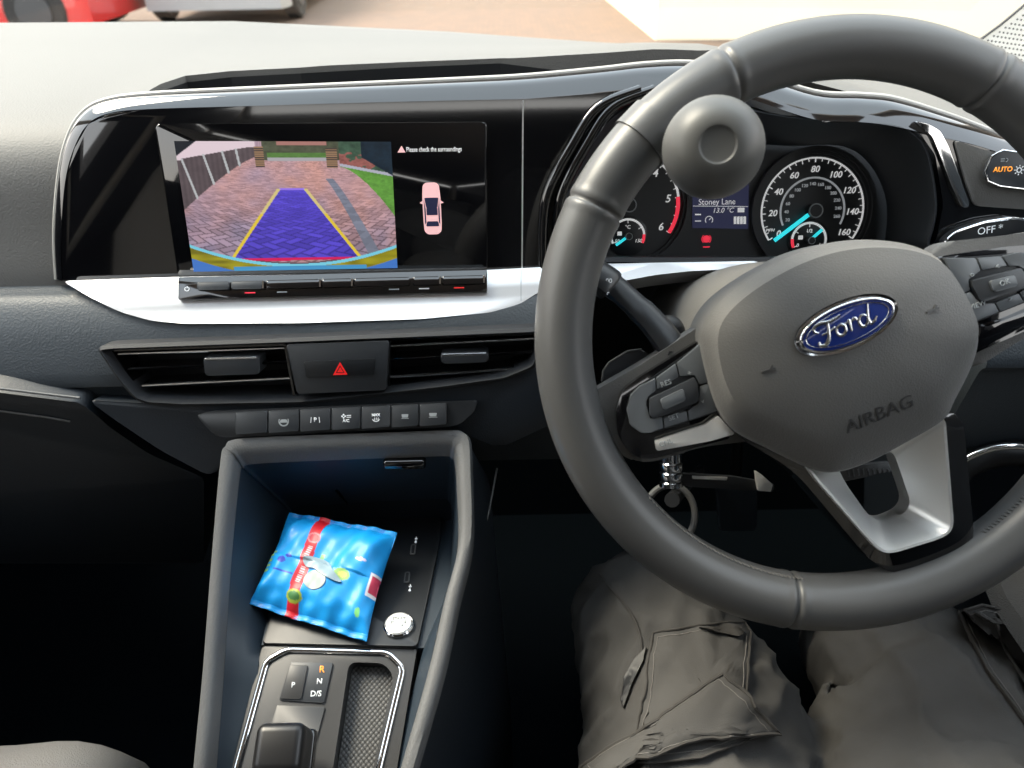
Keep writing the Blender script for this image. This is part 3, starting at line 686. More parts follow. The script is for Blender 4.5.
def mini(px,py,rpx,par,lo,hi,mid,ang,redlo):
    u,v=CL.uv(px,py); r=rpx*.0009; 
    bm=B(); f=Frame(CL.p(u,v,0),CL.n,CL.ex); lathe(bm,f,[(r*1.15,0),(r*1.15,.0012),(r*1.1,.0016),(.0001,.0016)],32); dd=obj('small_dial',bm,MAT['cluster'],par)
    a0,a1=R(205),R(-25)
    bm=B(); ring(bm,CL,u,v,r*.88,r,a0-(R(30) if redlo else 0),a1+(0 if redlo else R(30)),.0017,.0023,32)
    for k in range(5):
        a=a0+(a1-a0)*k/4; bar(bm,CL,u+r*.72*math.cos(a),v+r*.72*math.sin(a),u+r*.9*math.cos(a),v+r*.9*math.sin(a),.0006,.0017,.0023)
    merge(bm,text(None,mid,CL,u,v+r*.5,.0045,.0017,None,None,ext=.0005,bold=.01)); merge(bm,text(None,lo,CL,u-r*.62,v-r*.28,.0045,.0017,None,None,ext=.0005,sh=.2)); merge(bm,text(None,hi,CL,u+r*.60,v-r*.28,.0045,.0017,None,None,ext=.0005,sh=.2))
    bar(bm,CL,u-r*.6,v+r*.15,u-r*.35,v+r*.15,r*.22,.0017,.0023)
    dsc=obj('scale',bm,MAT['white_em'],dd,smooth=False) if False else obj('small_scale',bm,MAT['white_em'],par,smooth=False)
    bm=B(); 
    if redlo: ring(bm,CL,u,v,r*.85,r,a0,a0-R(30),.0017,.0024,10)
    else: ring(bm,CL,u,v,r*.85,r,a1,a1+R(30),.0017,.0024,10)
    obj('red_zone',bm,MAT['red_em'],par,smooth=False)
    needle(u,v,ang,r*.85,.0022,par); cap(u,v,r*.2,par)
mini(808,240,18,sp,'0','1','1/2',R(42),True)
u,v,r,tc_=gauge(628,205,51.5,'rev_counter')
bm=B(); ring(bm,CL,u,v,r*.955,r,R(214),R(5),H0,H1,60)
for k in range(7):
    a=R(214)-R(248)*k/6; merge(bm,text(None,str(k),CL,u+r*.77*math.cos(a),v+r*.77*math.sin(a),.0095,H0,None,None,ext=.0006,sh=.2,bold=.012))
for k in range(25):
    a=R(214)-R(248)*k/24; bar(bm,CL,u+r*.91*math.cos(a),v+r*.91*math.sin(a),u+r*.97*math.cos(a),v+r*.97*math.sin(a),.0007,H0,H1)
obj('rpm_scale',bm,MAT['white_em'],tc_,smooth=False)
bm=B(); ring(bm,CL,u,v,r*.93,r*1.0,R(8),R(-34),H0,H1+.0002,24); obj('red_zone',bm,MAT['red_em'],tc_,smooth=False)
cap(u,v,r*.135,tc_); mini(627.5,236,17.5,tc_,'50','130','°C',R(215),False)
bm=B(); prism(bm,CL,rl([CL.uv(x,y) for x,y in [(693,150),(749,150),(748,229),(692,228)]],.001),0,.0008); ds=obj('centre_display',bm,MAT['navy_em'],IC,smooth=False)
u,v=CL.uv(717,202,.001); text('street_text','Stoney Lane',CL,u,v,.0075,.001,MAT['white_em'],ds,sxy=.9)
u,v=CL.uv(723,210.5,.001); text('temperature_text','13.0 °C',CL,u,v,.0062,.001,MAT['white_em'],ds,sh=.2)
bm=B(); u,v=CL.uv(720,206,.001); bar(bm,CL,*CL.uv(693,206,.001),*CL.uv(748,206.5,.001),.0005,.0008,.0011)
u,v=CL.uv(709,220,.001); ring(bm,CL,u,v,.0030,.0036,R(-40),R(220),.0009,.0013,20); bar(bm,CL,u,v,u+.0018,v+.0018,.0006,.0009,.0013)
for k in range(4): bar(bm,CL,*CL.uv(735+3.2*k,216.5,.001),*CL.uv(735+3.2*k,224,.001),.0022,.0009,.0013)
u,v=CL.uv(741,210,.001); bar(bm,CL,u-.003,v,u+.003,v,.004,.0009,.0013); bar(bm,CL,*CL.uv(695,214.5,.001),*CL.uv(701,214.5,.001),.0012,.0009,.0013); bar(bm,CL,*CL.uv(695,221,.001),*CL.uv(701,221,.001),.0008,.0009,.0013)
obj('display_symbols',bm,MAT['white_em'],ds,smooth=False)
bm=B(); u,v=CL.uv(706.5,239,.001); ring(bm,CL,u,v,0.0,.0032,0,2*PI,.0006,.001,20); ring(bm,CL,u,v,.0038,.0044,R(-50),R(50),.0006,.001,10); ring(bm,CL,u,v,.0038,.0044,R(130),R(230),.0006,.001,10)
u,v=CL.uv(706.5,247,.001); bar(bm,CL,u-.003,v,u+.003,v,.001,.0006,.001); obj('brake_warning_light',bm,MAT['red_em'],IC,smooth=False)
# sill under the gauges
bm=B(); loft(bm,[[FA.hit(x,y0,h) for x in np.linspace(556,925,14)] for y0,h in ((266,-.01),(262,.004),(257.5,.0025),)]+[[CL.hit(x,256,.002) for x in np.linspace(588,882,14)]],False); obj('sill',bm,MAT['hood'],DB)
# ================================================================== STEERING COLUMN
SC=thing('steering_column','grey textured steering column shroud with indicator stalk behind the wheel','steering column',WF.p(0,0,-.30))
bm=B(); ax=-WN
loops=[]
for h,sx_,sy_ in ((-.022,.040,.030),(-.03,.060,.042),(-.045,.070,.048),(-.10,.078,.052),(-.20,.078,.05),(-.30,.07,.05)):
    rr=[]
    for k in range(36):
        a=2*PI*k/36; c,s_=math.cos(a),math.sin(a); e=.75
        rr.append(WF.o+exw*(sx_*math.copysign(abs(c)**e,c))+eyw*(sy_*math.copysign(abs(s_)**e,s_)-.0)+WN*h)
    loops.append(rr)
loft(bm,loops,True,True,True); obj('shroud',bm,MAT['airbag'],SC,angle=50)
bm=B(); st_=[P(676,352,.50),P(655,325,.505),P(636,306,.51),P(618,290,.515),P(606,281,.515)]
tube(bm,cat(st_,4),[.0115]*4+[.011]*4+[.0100]*4+[.0105]*4+[.0105],14,squash=.6); stk=obj('indicator_stalk',bm,MAT['cluster'],SC)
bm=B(); tube(bm,cat([P(612,287,.510),P(606,282,.510),P(590,272,.512),P(578,266,.512)],3),[.0135,.0150,.0155,.0155,.0155,.0155,.015,.0145,.0135,.012],14,squash=.6); obj('stalk_head',bm,MAT['cluster'],stk)
SKF=Frame(P(608,290,.498),-fw,rt)
for px_,py_,t_ in ((609,281,'00'),(608,293,'F')):
    u,v=SKF.uv(px_,py_); text('stalk_symbol',t_,SKF,u,v,.0042,0,MAT['icon'],stk)
bm=B(); ball(bm,P(668,335,.535),.012,(1,1,1.2)); obj('stalk_boot',bm,MAT['black'],SC)
# ================================================================== STEERING WHEEL
SW=thing('steering_wheel','black leather steering wheel turned slightly left, with oval badge on hub','steering wheel',WO)
def rimloop(th,r,n=32,ov=1.08):
    c=WO+(exw*math.cos(th)+eyw*math.sin(th))*WRR; rad=(exw*math.cos(th)+eyw*math.sin(th))
    return [c+rad*(r*math.cos(2*PI*k/n))+WN*(r*ov*math.sin(2*PI*k/n)) for k in range(n)]
def thof(px,py):
    r_=ray(px,py); t=(WO-CAM).dot(WN)/r_.dot(WN); q=CAM+r_*t-WO; return math.atan2(q.dot(eyw),q.dot(exw))
seams=[thof(592,207),thof(725,72),thof(985,78),thof(787,606),thof(1120,520)]
bm=B(); loops=[]; NT=900
for k in range(NT):
    th=2*PI*k/NT; r=Wr
    for s_ in seams:
        d_=abs((th-s_+PI)%(2*PI)-PI)*WRR
        r-= .0016*math.exp(-(d_/.0011)**2); r+=.0004*math.exp(-((d_-.004)/.0025)**2)
    loops.append(rimloop(th,r))
loops.append(loops[0]); loft(bm,loops); bmesh.ops.remove_doubles(bm,verts=bm.verts[:],dist=1e-6); rim=obj('rim',bm,MAT['leather'],SW,angle=180)
# stitching on the inside of the lower rim
for (pa,pb,n_) in (((640,500),(742,566),26),((742,566),(800,577),14),((968,518),(1020,490),14)):
    t0,t1=thof(*pa),thof(*pb); pts_=[]
    for k in range(2*n_):
        th=t0+(t1-t0)*k/(2*n_); rad_=exw*math.cos(th)+eyw*math.sin(th)
        pts_.append(WO+rad_*(WRR-Wr*.945)+WN*(Wr*.36+.0022*(1 if k%2 else -1)))
    bm=B(); tube(bm,pts_,.0005,6); obj('stitching',bm,MAT['thread'],rim)
HB=.016
def W(pts,h): return WF.uvs(pts,h)
mir=lambda L:[(-u-.019,v-.0015) for u,v in L]
# spokes
spoke=W([(586,396),(607,384),(642,364),(712,318),(760,330),(760,440),(700,447),(655,462),(632,462),(600,440)],.004)
for mm in (0,1):
    L=[(-u,v-.004) for u,v in spoke] if mm else spoke
    bm=B(); prism(bm,WF,rl(L,.010),-.012,.004,.003,3); obj('spoke',bm,MAT['airbag'],SW)
gs_=W([(622,390),(641,376),(703,338),(730,345),(735,437),(700,446),(652,459),(633,457),(618,437),(615,412)],.010)
kp=W([(640,386),(701,343),(718,412),(650,433.5),(641,433.5),(630,425.5),(626.5,410),(630.5,395)],.012)
divs=[[(640,386),(655.5,378),(656,391),(648,396),(646,403),(650,419),(662.5,417),(663.5,428.5),(650,433),(641,433),(630,425),(627,410),(631,395)],
      [(656.5,377.5),(676,363.5),(679,377),(657,389.5)],
      [(677,363),(701,343),(710.5,382),(699,385),(695,375),(680,376.5)],
      [(711,383),(717,411.5),(689,420.5),(687.5,410),(699,403),(700,386)],
      [(688,421),(664.5,428),(663.5,417.5),(687,410.5)],
      [(649,398),(694,377),(697,383),(699,398),(696,402),(653,419),(649,415)]]
silv=W([(655,441),(705,425),(718,415.5),(735,434),(711,441),(657,451)],.0145)
for mm in (0,1):
    g_=(lambda L:mir(L)) if mm else (lambda L:L)
    bm=B(); prism(bm,WF,rl(g_(gs_),.005),.003,.011,.0015,3); kpd=obj('button_pad',bm,MAT['gloss'],SW)
    bm=B(); prism(bm,WF,rl(g_(kp),.003),.009,.0125,.0005); obj('keypad_base',bm,MAT['cluster'],kpd)
    for i_,dv in enumerate(divs):
        if mm and i_==0: pass
        bm=B(); hh=.0145 if i_<5 else .0165
        prism(bm,WF,inset(rl(g_(W(dv,.0145)),.0008,3),.00018),.010,hh,.0003); obj('button',bm,MAT['keylit' if i_<5 else 'key'],kpd)
    bm=B(); prism(bm,WF,rl(g_(W([(660,399.5),(683,388.5),(686,400),(664,410)],.0175)),.0015),.0155,.0182,.0008); obj('centre_button',bm,MAT['keylit'],kpd)
    bm=B(); prism(bm,WF,rl(g_(silv),.0012),.009,.0145,.001); obj('bright_insert',bm,MAT['satin'] if not mm else MAT['gloss'],kpd)
    tx=[('RES',667,384),('+',691,374),('SET',675,418),('v',704,402),('CNL',667,444),('+',655,410),('-',691,391)] if not mm else [('<',667,384),('o',691,374),('VIEW',704,402),('>',675,418),('OK',673,399),('*',691,391),('((',667,447)]
    bm=B()
    for s_,px_,py_ in tx:
        u,v=g_([WF.uv(px_,py_,.0185)])[0]; merge(bm,text(None,s_,WF,u,v,.0045,.0147 if s_ not in('OK',) else .0183,None,None,ext=.0006))
        u,v=u,v
    obj('button_symbols',bm,MAT['icondim'],kpd,smooth=False)
# lower spoke
O_=[(722,428),(790,468),(866,558),(890,573),(955,556),(970,541),(958,410),(840,400)]
S_=[(795,452),(810,475),(875,549),(888,554),(943,537),(953,527),(944,413),(845,420)]
Hh=[(835,462),(846,484),(868,515),(882,523),(904,514),(911,503),(893,450),(850,452)]
k_=6
o_=[WF.p(u,v,-.002) for u,v in rl(W(O_,.0),.016,k_)]; ob=[WF.p(u,v,-.022) for u,v in rl(W(O_,.0),.016,k_)]
o2=[WF.p(u,v,.006) for u,v in rl([tuple(Vector(a)*.97+Vector(b_)*.03) for a,b_ in zip(W(O_,.0),W(S_,.0))],.014,k_)]
s1=[WF.p(u,v,.010) for u,v in rl(W(S_,.010),.008,k_)]
sb=[WF.p(u,v,.004) for u,v in rl(W(S_,.010),.008,k_)]
bm=B(); loft(bm,[ob,o_,o2,s1,sb],True); obj('lower_spoke',bm,MAT['gloss'],SW,angle=40)
s2=[WF.p(u,v,.0125) for u,v in inset(rl(W(S_,.010),.008,k_),.0006)]
s3=[WF.p(u,v,.0122) for u,v in inset(rl(W(S_,.010),.008,k_),.0022)]
hh=[WF.p(u,v,-.010) for u,v in rl(W(Hh,-.010),.006,k_)]; hb_=[WF.p(u,v,-.024) for u,v in rl(W(Hh,-.010),.006,k_)]
bm=B(); loft(bm,[s1,s2,s3,hh,hb_],True); obj('silver_spoke_insert',bm,MAT['satin'],SW,angle=30)
# paddle
bm=B(); PF=Frame(WF.p(0,0,-.02),WN,exw); prism(bm,PF,rl(PF.uvs([(601,384),(603,370),(609,362),(627,351),(641,349),(652,356),(655,380)]),.003),-.003,.002,.001); pdl=obj('gear_paddle',bm,MAT['key'],SW)
bm=B(); tube(bm,[PF.p(*PF.uv(x,y),.002) for x,y in [(601.5,380),(603,370),(609,362),(627,351),(641,349)]],.0007,8); obj('bright_edge',bm,MAT['rail'],pdl)
# airbag cover
hub=[(702,338),(708,318),(722,300),(745,282),(775,264),(805,250),(840,241),(875,239),(910,243),(935,253),(950,268),(965,296),(978,322),(981,342),(974,368),(958,400),(945,422),(905,446),(870,464),(838,474),(812,470),(770,450),(738,433),(720,410),(708,372)]
Lh=[tuple(p) for p in cat([Vector(p) for p in W(hub,.022)],4,True)]
cx,cy=WF.uv(846,322,.04)
def sc(L,k,ox=0,oy=0): return [(cx+(u-cx)*k,cy+(v-cy)*k) for u,v in L]
bm=B()
lay=[(Lh,-.012),(Lh,.016),(inset(Lh,.001),.0205),(inset(Lh,.003),.024)]
low=[]
for u,v in Lh:
    pass
def insetlow(L,d,dl):
    out=[]
    for (u,v),(a,b_) in zip(L,inset(L,1.0)):
        n_=Vector((a-u,b_-v)); # inward normal
        wq=max(0,n_.y)**1.5
        out.append((u+n_.x*(d+dl*wq),v+n_.y*(d+dl*wq)))
    return out
def smo(L,k):
    for _ in range(k): L=[tuple((Vector(L[i-1])+Vector(L[i])*2+Vector(L[(i+1)%len(L)]))/4) for i in range(len(L))]
    return L
A1=smo(insetlow(Lh,.005,.017),16); A2=smo(insetlow(Lh,.010,.019),26)
lay+=[(A1,.0335),(A2,.036),(sc(A2,.80),.0395),(sc(A2,.55),.042),(sc(A2,.3),.0435),(sc(A2,.08),.044)]
loft(bm,[[WF.p(u,v,h) for u,v in L] for L,h in lay],True,True,True); ab=obj('airbag_cover',bm,MAT['airbag'],SW,angle=40)
abm=BVHTree.FromPolygons([v.co+wloc(ab) for v in ab.data.vertices],[tuple(p.vertices) for p in ab.data.polygons])
def dropon(bm,tree,off=.0002):
    for q in bm.verts:
        p=q.co; d_=WF.n; hgt=(p-WF.o).dot(d_); hit=tree.ray_cast(WF.o+(p-WF.o)-d_*hgt+d_*.2,-d_)
        if hit[0] is not None: q.co=hit[0]+d_*(hgt-.04+off)
u,v=WF.uv(879,414,.036); t_=text(None,'AIRBAG',WF,u,v,.0125,.04,None,None,rot=R(3),ext=.0004,bold=.0); bmesh.ops.subdivide_edges(t_,edges=t_.edges[:],cuts=1); dropon(t_,abm); obj('lettering',t_,MAT['emboss'],ab,smooth=False)
bm=B()
for px_,py_ in ((768,370),(932,310)):
    u,v=WF.uv(px_,py_,.04); bar(bm,WF,u-.004,v,u+.004,v,.0012,.0395,.0408); bar(bm,WF,u+.001,v,u+.003,v+.002,.0012,.0395,.0408)
u,v=WF.uv(846,364,.04); dropon(bm,abm,.0001); obj('horn_mark',bm,MAT['emboss'],ab,smooth=False)
# badge
bu,bv=WF.uv(846,325,.044); BR=R(2.5); BFm=Frame(WF.p(bu,bv,.0425),WN,WF.ex*math.cos(BR)+WF.ey*math.sin(BR))
def ell(a,b_,h,n=64): return [BFm.p(a*math.cos(2*PI*k/n),b_*math.sin(2*PI*k/n),h) for k in range(n)]
a_,b2=.0294,.0128
bm=B(); loft(bm,[ell(a_*1.08,b2*1.15,.001),ell(a_*1.08,b2*1.15,.0016),ell(a_*1.0,b2,.0012)],True,True,False); 
loft(bm,[ell(a_,b2,-.004),ell(a_,b2,.003),ell(a_*.985,b2*.965,.004),ell(a_*.95,b2*.90,.0042),ell(a_*.93,b2*.86,.003)],True,True,False); bd_=obj('badge',bm,MAT['chrome'],SW,angle=60)
bm=B(); loft(bm,[ell(a_*.935,b2*.87,.002),ell(a_*.93,b2*.86,.0032),ell(a_*.6,b2*.55,.0038),ell(a_*.05,b2*.05,.0040)],True,True,True); obj('blue_field',bm,MAT['blue_badge'],bd_)
bm=B(); 
for k in range(64):
    pass
tube(bm,ell(a_*.86,b2*.76,.0036),.00028,6,closed=True)
S=.0118
def stroke(pts,wd=.00085):
    pp=[BFm.p(x*S,y*S,.0046) for x,y in [tuple(p) for p in cat([Vector(p) for p in pts],8)]]
    n_=len(pp); rr=[wd*(.55+.45*math.sin(PI*(i+.5)/n_)) for i in range(n_)]; tube(bm,pp,rr,8,squash=.35,nrm=BFm.n)
stroke([(-1.50,.18),(-1.66,.32),(-1.60,.52),(-1.25,.60),(-.85,.52),(-.45,.56),(-.20,.62)],.0010)   # F top
stroke([(-.90,.52),(-.98,.15),(-1.10,-.25),(-1.35,-.50),(-1.62,-.42),(-1.62,-.24)],.0011)          # F stem
stroke([(-1.38,.02),(-1.05,.05),(-.72,.12),(-.66,.22)],.0007)
stroke([(-.35,.18),(-.58,.05),(-.62,-.22),(-.42,-.36),(-.20,-.22),(-.18,.05),(-.35,.18),(-.20,.10),(.02,.14)],.0009)   # o
stroke([(.02,.14),(.12,.20),(.10,-.05),(.06,-.34)],.0009)
stroke([(.08,-.05),(.22,.14),(.42,.20),(.48,.08)],.0008)                                           # r
stroke([(.98,.10),(.78,.20),(.58,.02),(.58,-.24),(.74,-.36),(.94,-.22),(1.04,.10)],.0009)          # d bowl
stroke([(1.22,.62),(1.10,.25),(1.02,-.12),(1.08,-.34),(1.28,-.28),(1.45,-.10)],.0009)              # d stem
obj('script_lettering',bm,MAT['chrome'],bd_)
# ================================================================== STEERING KNOB
kc=P(713,148,.425); KF=Frame(kc,(CAM-kc).normalized()*.55+WN*.45,exw)
SK=thing('steering_knob','round grey spinner knob clamped on upper left of the wheel rim','knob',kc-WN*.03)
bm=B(); rk=.0277
prof_=[(.0001,-rk)]+[(rk*math.sin(a),-rk*math.cos(a)*.92) for a in np.linspace(.15,2.35,20)]+[(rk*.62,rk*.72),(rk*.42,rk*.80),(rk*.36,rk*.80),(rk*.335,rk*.775),(rk*.31,rk*.765),(.0001,rk*.765)]
lathe(bm,KF,prof_,56); obj('ball_grip',bm,MAT['ballgrip'],SK,angle=30)
th=thof(640,150); rc=WO+(exw*math.cos(th)+eyw*math.sin(th))*WRR
th2=thof(672,160); rc=WO+(exw*math.cos(th2)+eyw*math.sin(th2))*WRR
bm=B(); tube(bm,[kc-KF.n*.02,kc*.4+rc*.6-WN*.0],.0085,16); obj('stem',bm,MAT['black'],SK)
bm=B(); tg=(-exw*math.sin(th2)+eyw*math.cos(th2))
lp=[]
for s_,r_ in ((-.008,Wr+.0002),(-.008,Wr+.0013),(.008,Wr+.0013),(.008,Wr+.0002)):
    lp.append([p for p in rimloop(th2+s_/WRR,r_,32,1.08)])
loft(bm,lp,True); obj('clamp',bm,MAT['leather'],SK)
# ================================================================== HAND CONTROL
HC=thing('hand_control','hand operated pedal lever with chrome collar hanging under the column','lever',P(672,505,.60))
bm=B(); f=Frame(P(671,470,.56),up0*.92-fw*.1,rt0)
lathe(bm,f,[(.0001,-.012),(.0085,-.012),(.0085,-.009),(.0075,-.008),(.0085,-.006),(.0085,-.002),(.0075,-.001),(.0085,.001),(.0085,.005),(.0075,.006),(.0075,.014),(.0001,.014)],28); obj('collar',bm,MAT['chrome'],HC,angle=30)
bm=B(); lathe(bm,f,[(.0001,.013),(.0095,.013),(.0095,.030),(.0001,.030)],20); obj('post',bm,MAT['black'],HC)
bm=B(); bf=Frame(P(720,480,.565),-fw,rt); prism(bm,bf,rl(bf.uvs([(680,474),(735,477),(775,484),(773,492),(690,487),(680,484)]),.002),-.012,0,.001); br_=obj('bracket',bm,MAT['cluster'],HC)
bm=B(); prism(bm,bf,rl(bf.uvs([(692,475.5),(727,476.8),(726,480),(692,478.5)]),.0005),0,.002,.0004); obj('bright_plate',bm,MAT['satin'],br_)
bm=B(); prism(bm,bf,rl(bf.uvs([(754,470),(760,474),(771,484),(769,491),(757,490),(755,480)]),.0006),0,.004,.0006); obj('clevis',bm,MAT['satin'],br_)
bm=B(); rc_=P(670,515,.62); tube(bm,[rc_+(rt*math.cos(a)*.020+up*math.sin(a)*.024) for a in np.linspace(R(-60),R(140),26)],.0028,10); obj('cable_loop',bm,MAT['rubber'],HC)
bm=B(); tube(bm,[P(672,500,.60),P(690,480,.75),P(700,470,1.0)],.006,10); obj('push_rod',bm,MAT['black'],HC)
bm=B(); bf2=Frame(P(865,470,.565),-fw,rt); prism(bm,bf2,rl(bf2.uvs([(836,474),(850,466),(893,462),(895,470),(862,478),(842,482)]),.001),-.01,0,.001); sb_=obj('adjuster',bm,MAT['rubber'],HC)
bm=B()
for k in range(9): bar(bm,bf2,*bf2.uv(848+5*k,469,.0),*bf2.uv(849+5*k,477-.6*k,.0),.001,0,.0008)
obj('ribs',bm,MAT['rail'],sb_)
# pedals
for nm,px_,py_,d_,w_,lb in (('brake_pedal',738,508,1.02,.062,'dark brake pedal hanging in the driver footwell'),):
    PD=thing(nm,lb,'pedal',P(px_,py_+20,d_))
    f=lean(P(px_,py_,d_),35); bm=B(); prism(bm,f,rl([(-.024,-.03),(.024,-.03),(.026,.03),(-.026,.03)],.006),-.012,0,.002); obj('pad',bm,MAT['pedal'],PD)
    bm=B(); tube(bm,[f.p(0,.02,-.01),f.p(0,.10,.01),f.p(0,.22,-.06)],.008,10); obj('arm',bm,MAT['black'],PD)
# ================================================================== CENTRE CONSOLE
CC=thing('centre_console','dark centre console with grey framed open storage bin and gear panel','console',P(330,768,.60))
def rd_(py): return lerp(py,[400,436,540,768,960],[.612,.604,.578,.515,.47])
Ol=[(181,900),(192.5,768),(202,670),(211,555),(219.5,461),(224,446),(236,438),(300,434.5),(400,431),(452,429),(464,431),(471,440),(472.5,470),(473,538),(459,600),(444,670),(416,768),(380,900)]
Il=[(199,900),(209,768),(217,670),(225,555),(234,466),(238,457),(247,453),(303,450),(400,446.5),(445,445),(453,447),(456,453),(458,475),(459,539),(444,600),(428,670),(400,768),(363,900)]
Op=cat([P(x,y,rd_(y)) for x,y in Ol],5); Ip=cat([P(x,y,rd_(y)+.002) for x,y in Il],5)
dn=Vector((0,0,-1))
bm=B(); mid=[(a+b_)/2+Vector((0,-.001,.0025)) for a,b_ in zip(Op,Ip)]
m1=[a*.85+b_*.15+Vector((0,-.0008,.0018)) for a,b_ in zip(Op,Ip)]; m2=[a*.15+b_*.85+Vector((0,-.0008,.0018)) for a,b_ in zip(Op,Ip)]
cI=Vector((P(340,560,.6).x,0,0))
loft(bm,[[p+dn*.012 for p in Op],[p+dn*.002 for p in Op],m1,mid,m2,[p+dn*.002 for p in Ip],[p+dn*.012+Vector((.002 if p.x<cI.x else -.002,.001,0)) for p in Ip]],False); obj('surround_frame',bm,MAT['rail'],CC,angle=60)
# outer flanks
bm=B(); sh=[p+dn*.010 for p in Op]
def flare(p,k): return Vector((p.x+(.012*k if p.x>cI.x else -.002*k),p.y+(.02 if k else 0),p.z))
loft(bm,[sh,[flare(p,1)+dn*.05 for p in sh],[Vector((flare(p,2).x,p.y+.01,.28)) for p in sh],[Vector((flare(p,2).x,p.y+.01,.06)) for p in sh]],False); obj('side_panel',bm,MAT['darkplastic'],CC)
bm=B(); tube(bm,cat([P(497,468,.64),P(487,520,.63),P(470,590,.62),P(447,690,.60),P(425,790,.58)],5),.0008,6); obj('seam_line',bm,MAT['rail'],CC)
# bin walls
FZ=.528
FL=Frame((0,.44,FZ),(0,0,1),(1,0,0))
bm=B(); Iw=[p+dn*.011+Vector((.002 if p.x<cI.x else -.002,.001,0)) for p in Ip]
def wall_bot(p,z):
    return Vector((p.x+(.022 if p.x<cI.x-.02 else (-.010 if p.x>cI.x+.03 else 0)),p.y+.0,min(z,p.z-.01)))
bw=[]
for p in Iw:
    q=wall_bot(p,FZ); 
    if p.z>.59: q.y=p.y+.035
    bw.append(q)
loft(bm,[Iw,[a*.5+b_*.5 for a,b_ in zip(Iw,bw)],bw,[b_+dn*.05 for b_ in bw]],False); obj('bin_liner',bm,MAT['binplastic'],CC,angle=50)
bm=B(); prism(bm,FL,[FL.uv(x,y) for x,y in [(240,500),(460,490),(470,545),(428,648),(212,644),(228,555)]],-.03,0); obj('bin_floor',bm,MAT['binplastic'],CC,smooth=False)
# raised plinth at the back and lower back panel
bm=B(); q=[FL.hit(292,512),FL.hit(438,508)]; 
loft(bm,[[q[0]+Vector((0,0,-.01)),q[0]+Vector((0,.0,.047)),q[0]+Vector((0,.06,.050)),q[0]+Vector((0,.06,-.01))],[q[1]+Vector((0,0,-.01)),q[1]+Vector((0,0,.052)),q[1]+Vector((0,.06,.055)),q[1]+Vector((0,.06,-.01))]],True,True,True); obj('bin_back_panel',bm,MAT['binplastic'],CC,smooth=False)
bm=B(); box(bm,P(405,461,.615),(.034,.014,.009),bev=.003); obj('socket_latch',bm,MAT['gloss'],CC)
# equipment plate with usb ports and start button
bm=B(); prism(bm,FL,rl(FL.uvs([(292,518),(440,514),(440,540),(417,646),(262,643),(290,560)],.004),.003),-.01,.004,.0008); pl_=obj('equipment_plate',bm,MAT['cluster'],CC)
for px_,py_,rt_ in ((413,549,8),(407,577,12)):
    bm=B(); u,v=FL.uv(px_,py_,.005); prism(bm,FL,rl([(u-.0022,v-.006),(u+.0022,v-.006),(u+.0022,v+.006),(u-.0022,v+.006)],.002),.004,.0048); obj('usb_port',bm,MAT['rubber'],pl_)
    bm=B(); prism(bm,FL,rl([(u-.0012,v-.0045),(u+.0012,v-.0045),(u+.0012,v+.0045),(u-.0012,v+.0045)],.001),.0047,.0052); 
    obj('usb_slot',bm,MAT['black'],pl_)
    bm=B(); u2,v2=FL.uv(px_+3,py_-10 if py_<560 else py_+10,.005); bar(bm,FL,u2,v2-.003,u2,v2+.003,.0006,.004,.0048); bar(bm,FL,u2-.0012,v2+.001,u2+.0012,v2+.001,.0006,.004,.0048); ring(bm,FL,u2,v2-.003,0,.001,0,2*PI,.004,.0048,10); obj('usb_symbol',bm,MAT['icon'],pl_)
bm=B(); u,v=FL.uv(398.5,623,.008); f=Frame(FL.p(u,v,0),FL.n,FL.ex); r_=.0100
lathe(bm,f,[(r_*1.15,.003),(r_*1.15,.0065),(r_*1.05,.0075),(r_*.98,.0065),(.0001,.0065)],36); sb2=obj('start_button',bm,MAT['chrome'],CC,angle=30); sb2['label']='round silver start stop button'
bm=B(); lathe(bm,f,[(r_*.95,.006),(r_*.93,.0085),(.0001,.009)],36); obj('button_face',bm,MAT['satin'],sb2)
bm=B(); 
for i_,t_ in enumerate(('START','ENGINE','STOP')): merge(bm,text(None,t_,f,0,.0034-.0034*i_,.0034,.0088,None,None,ext=.0004))
obj('button_lettering',bm,MAT['icondim'],sb2,smooth=False)
# gear panel plane
g0=Vector((0,.372,.5285)); g1=Vector((0,.292,.492)); gd=(g1-g0).normalized(); gn=Vector((1,0,0)).cross(-gd); 
if gn.z<0: gn=-gn
GP=Frame(g0,gn,(1,0,0))
bm=B(); prism(bm,GP,rl(GP.uvs([(262,646),(417,648),(397,768),(372,900),(205,900),(232,768)]),.002),-.03,0,.001); gp=obj('gear_panel',bm,MAT['panelgrey'],CC)
tray=rl(GP.uvs([(349,662),(384,663),(394,676),(373,768),(360,840),(318,840),(333,768)]),.006)
bm=B(); prism(bm,GP,tray,-.014,.05); cut(gp,bm)
bm=B(); prism(bm,GP,inset(tray,.0006),-.016,-.011); obj('tray_mat',bm,MAT['diamond'],CC,smooth=False)['label']='diamond textured rubber mat'
bm=B(); pts=GP.uvs([(205,880),(266,661),(287,649.5),(388,652.5),(403,668),(352,880)],.001)
pp=[GP.p(x,y,.0008) for x,y in rl(pts,.005)[4:-4]]; tube(bm,pp,.0022,10,squash=.6,nrm=GP.n); obj('chrome_surround',bm,MAT['chrome'],CC)
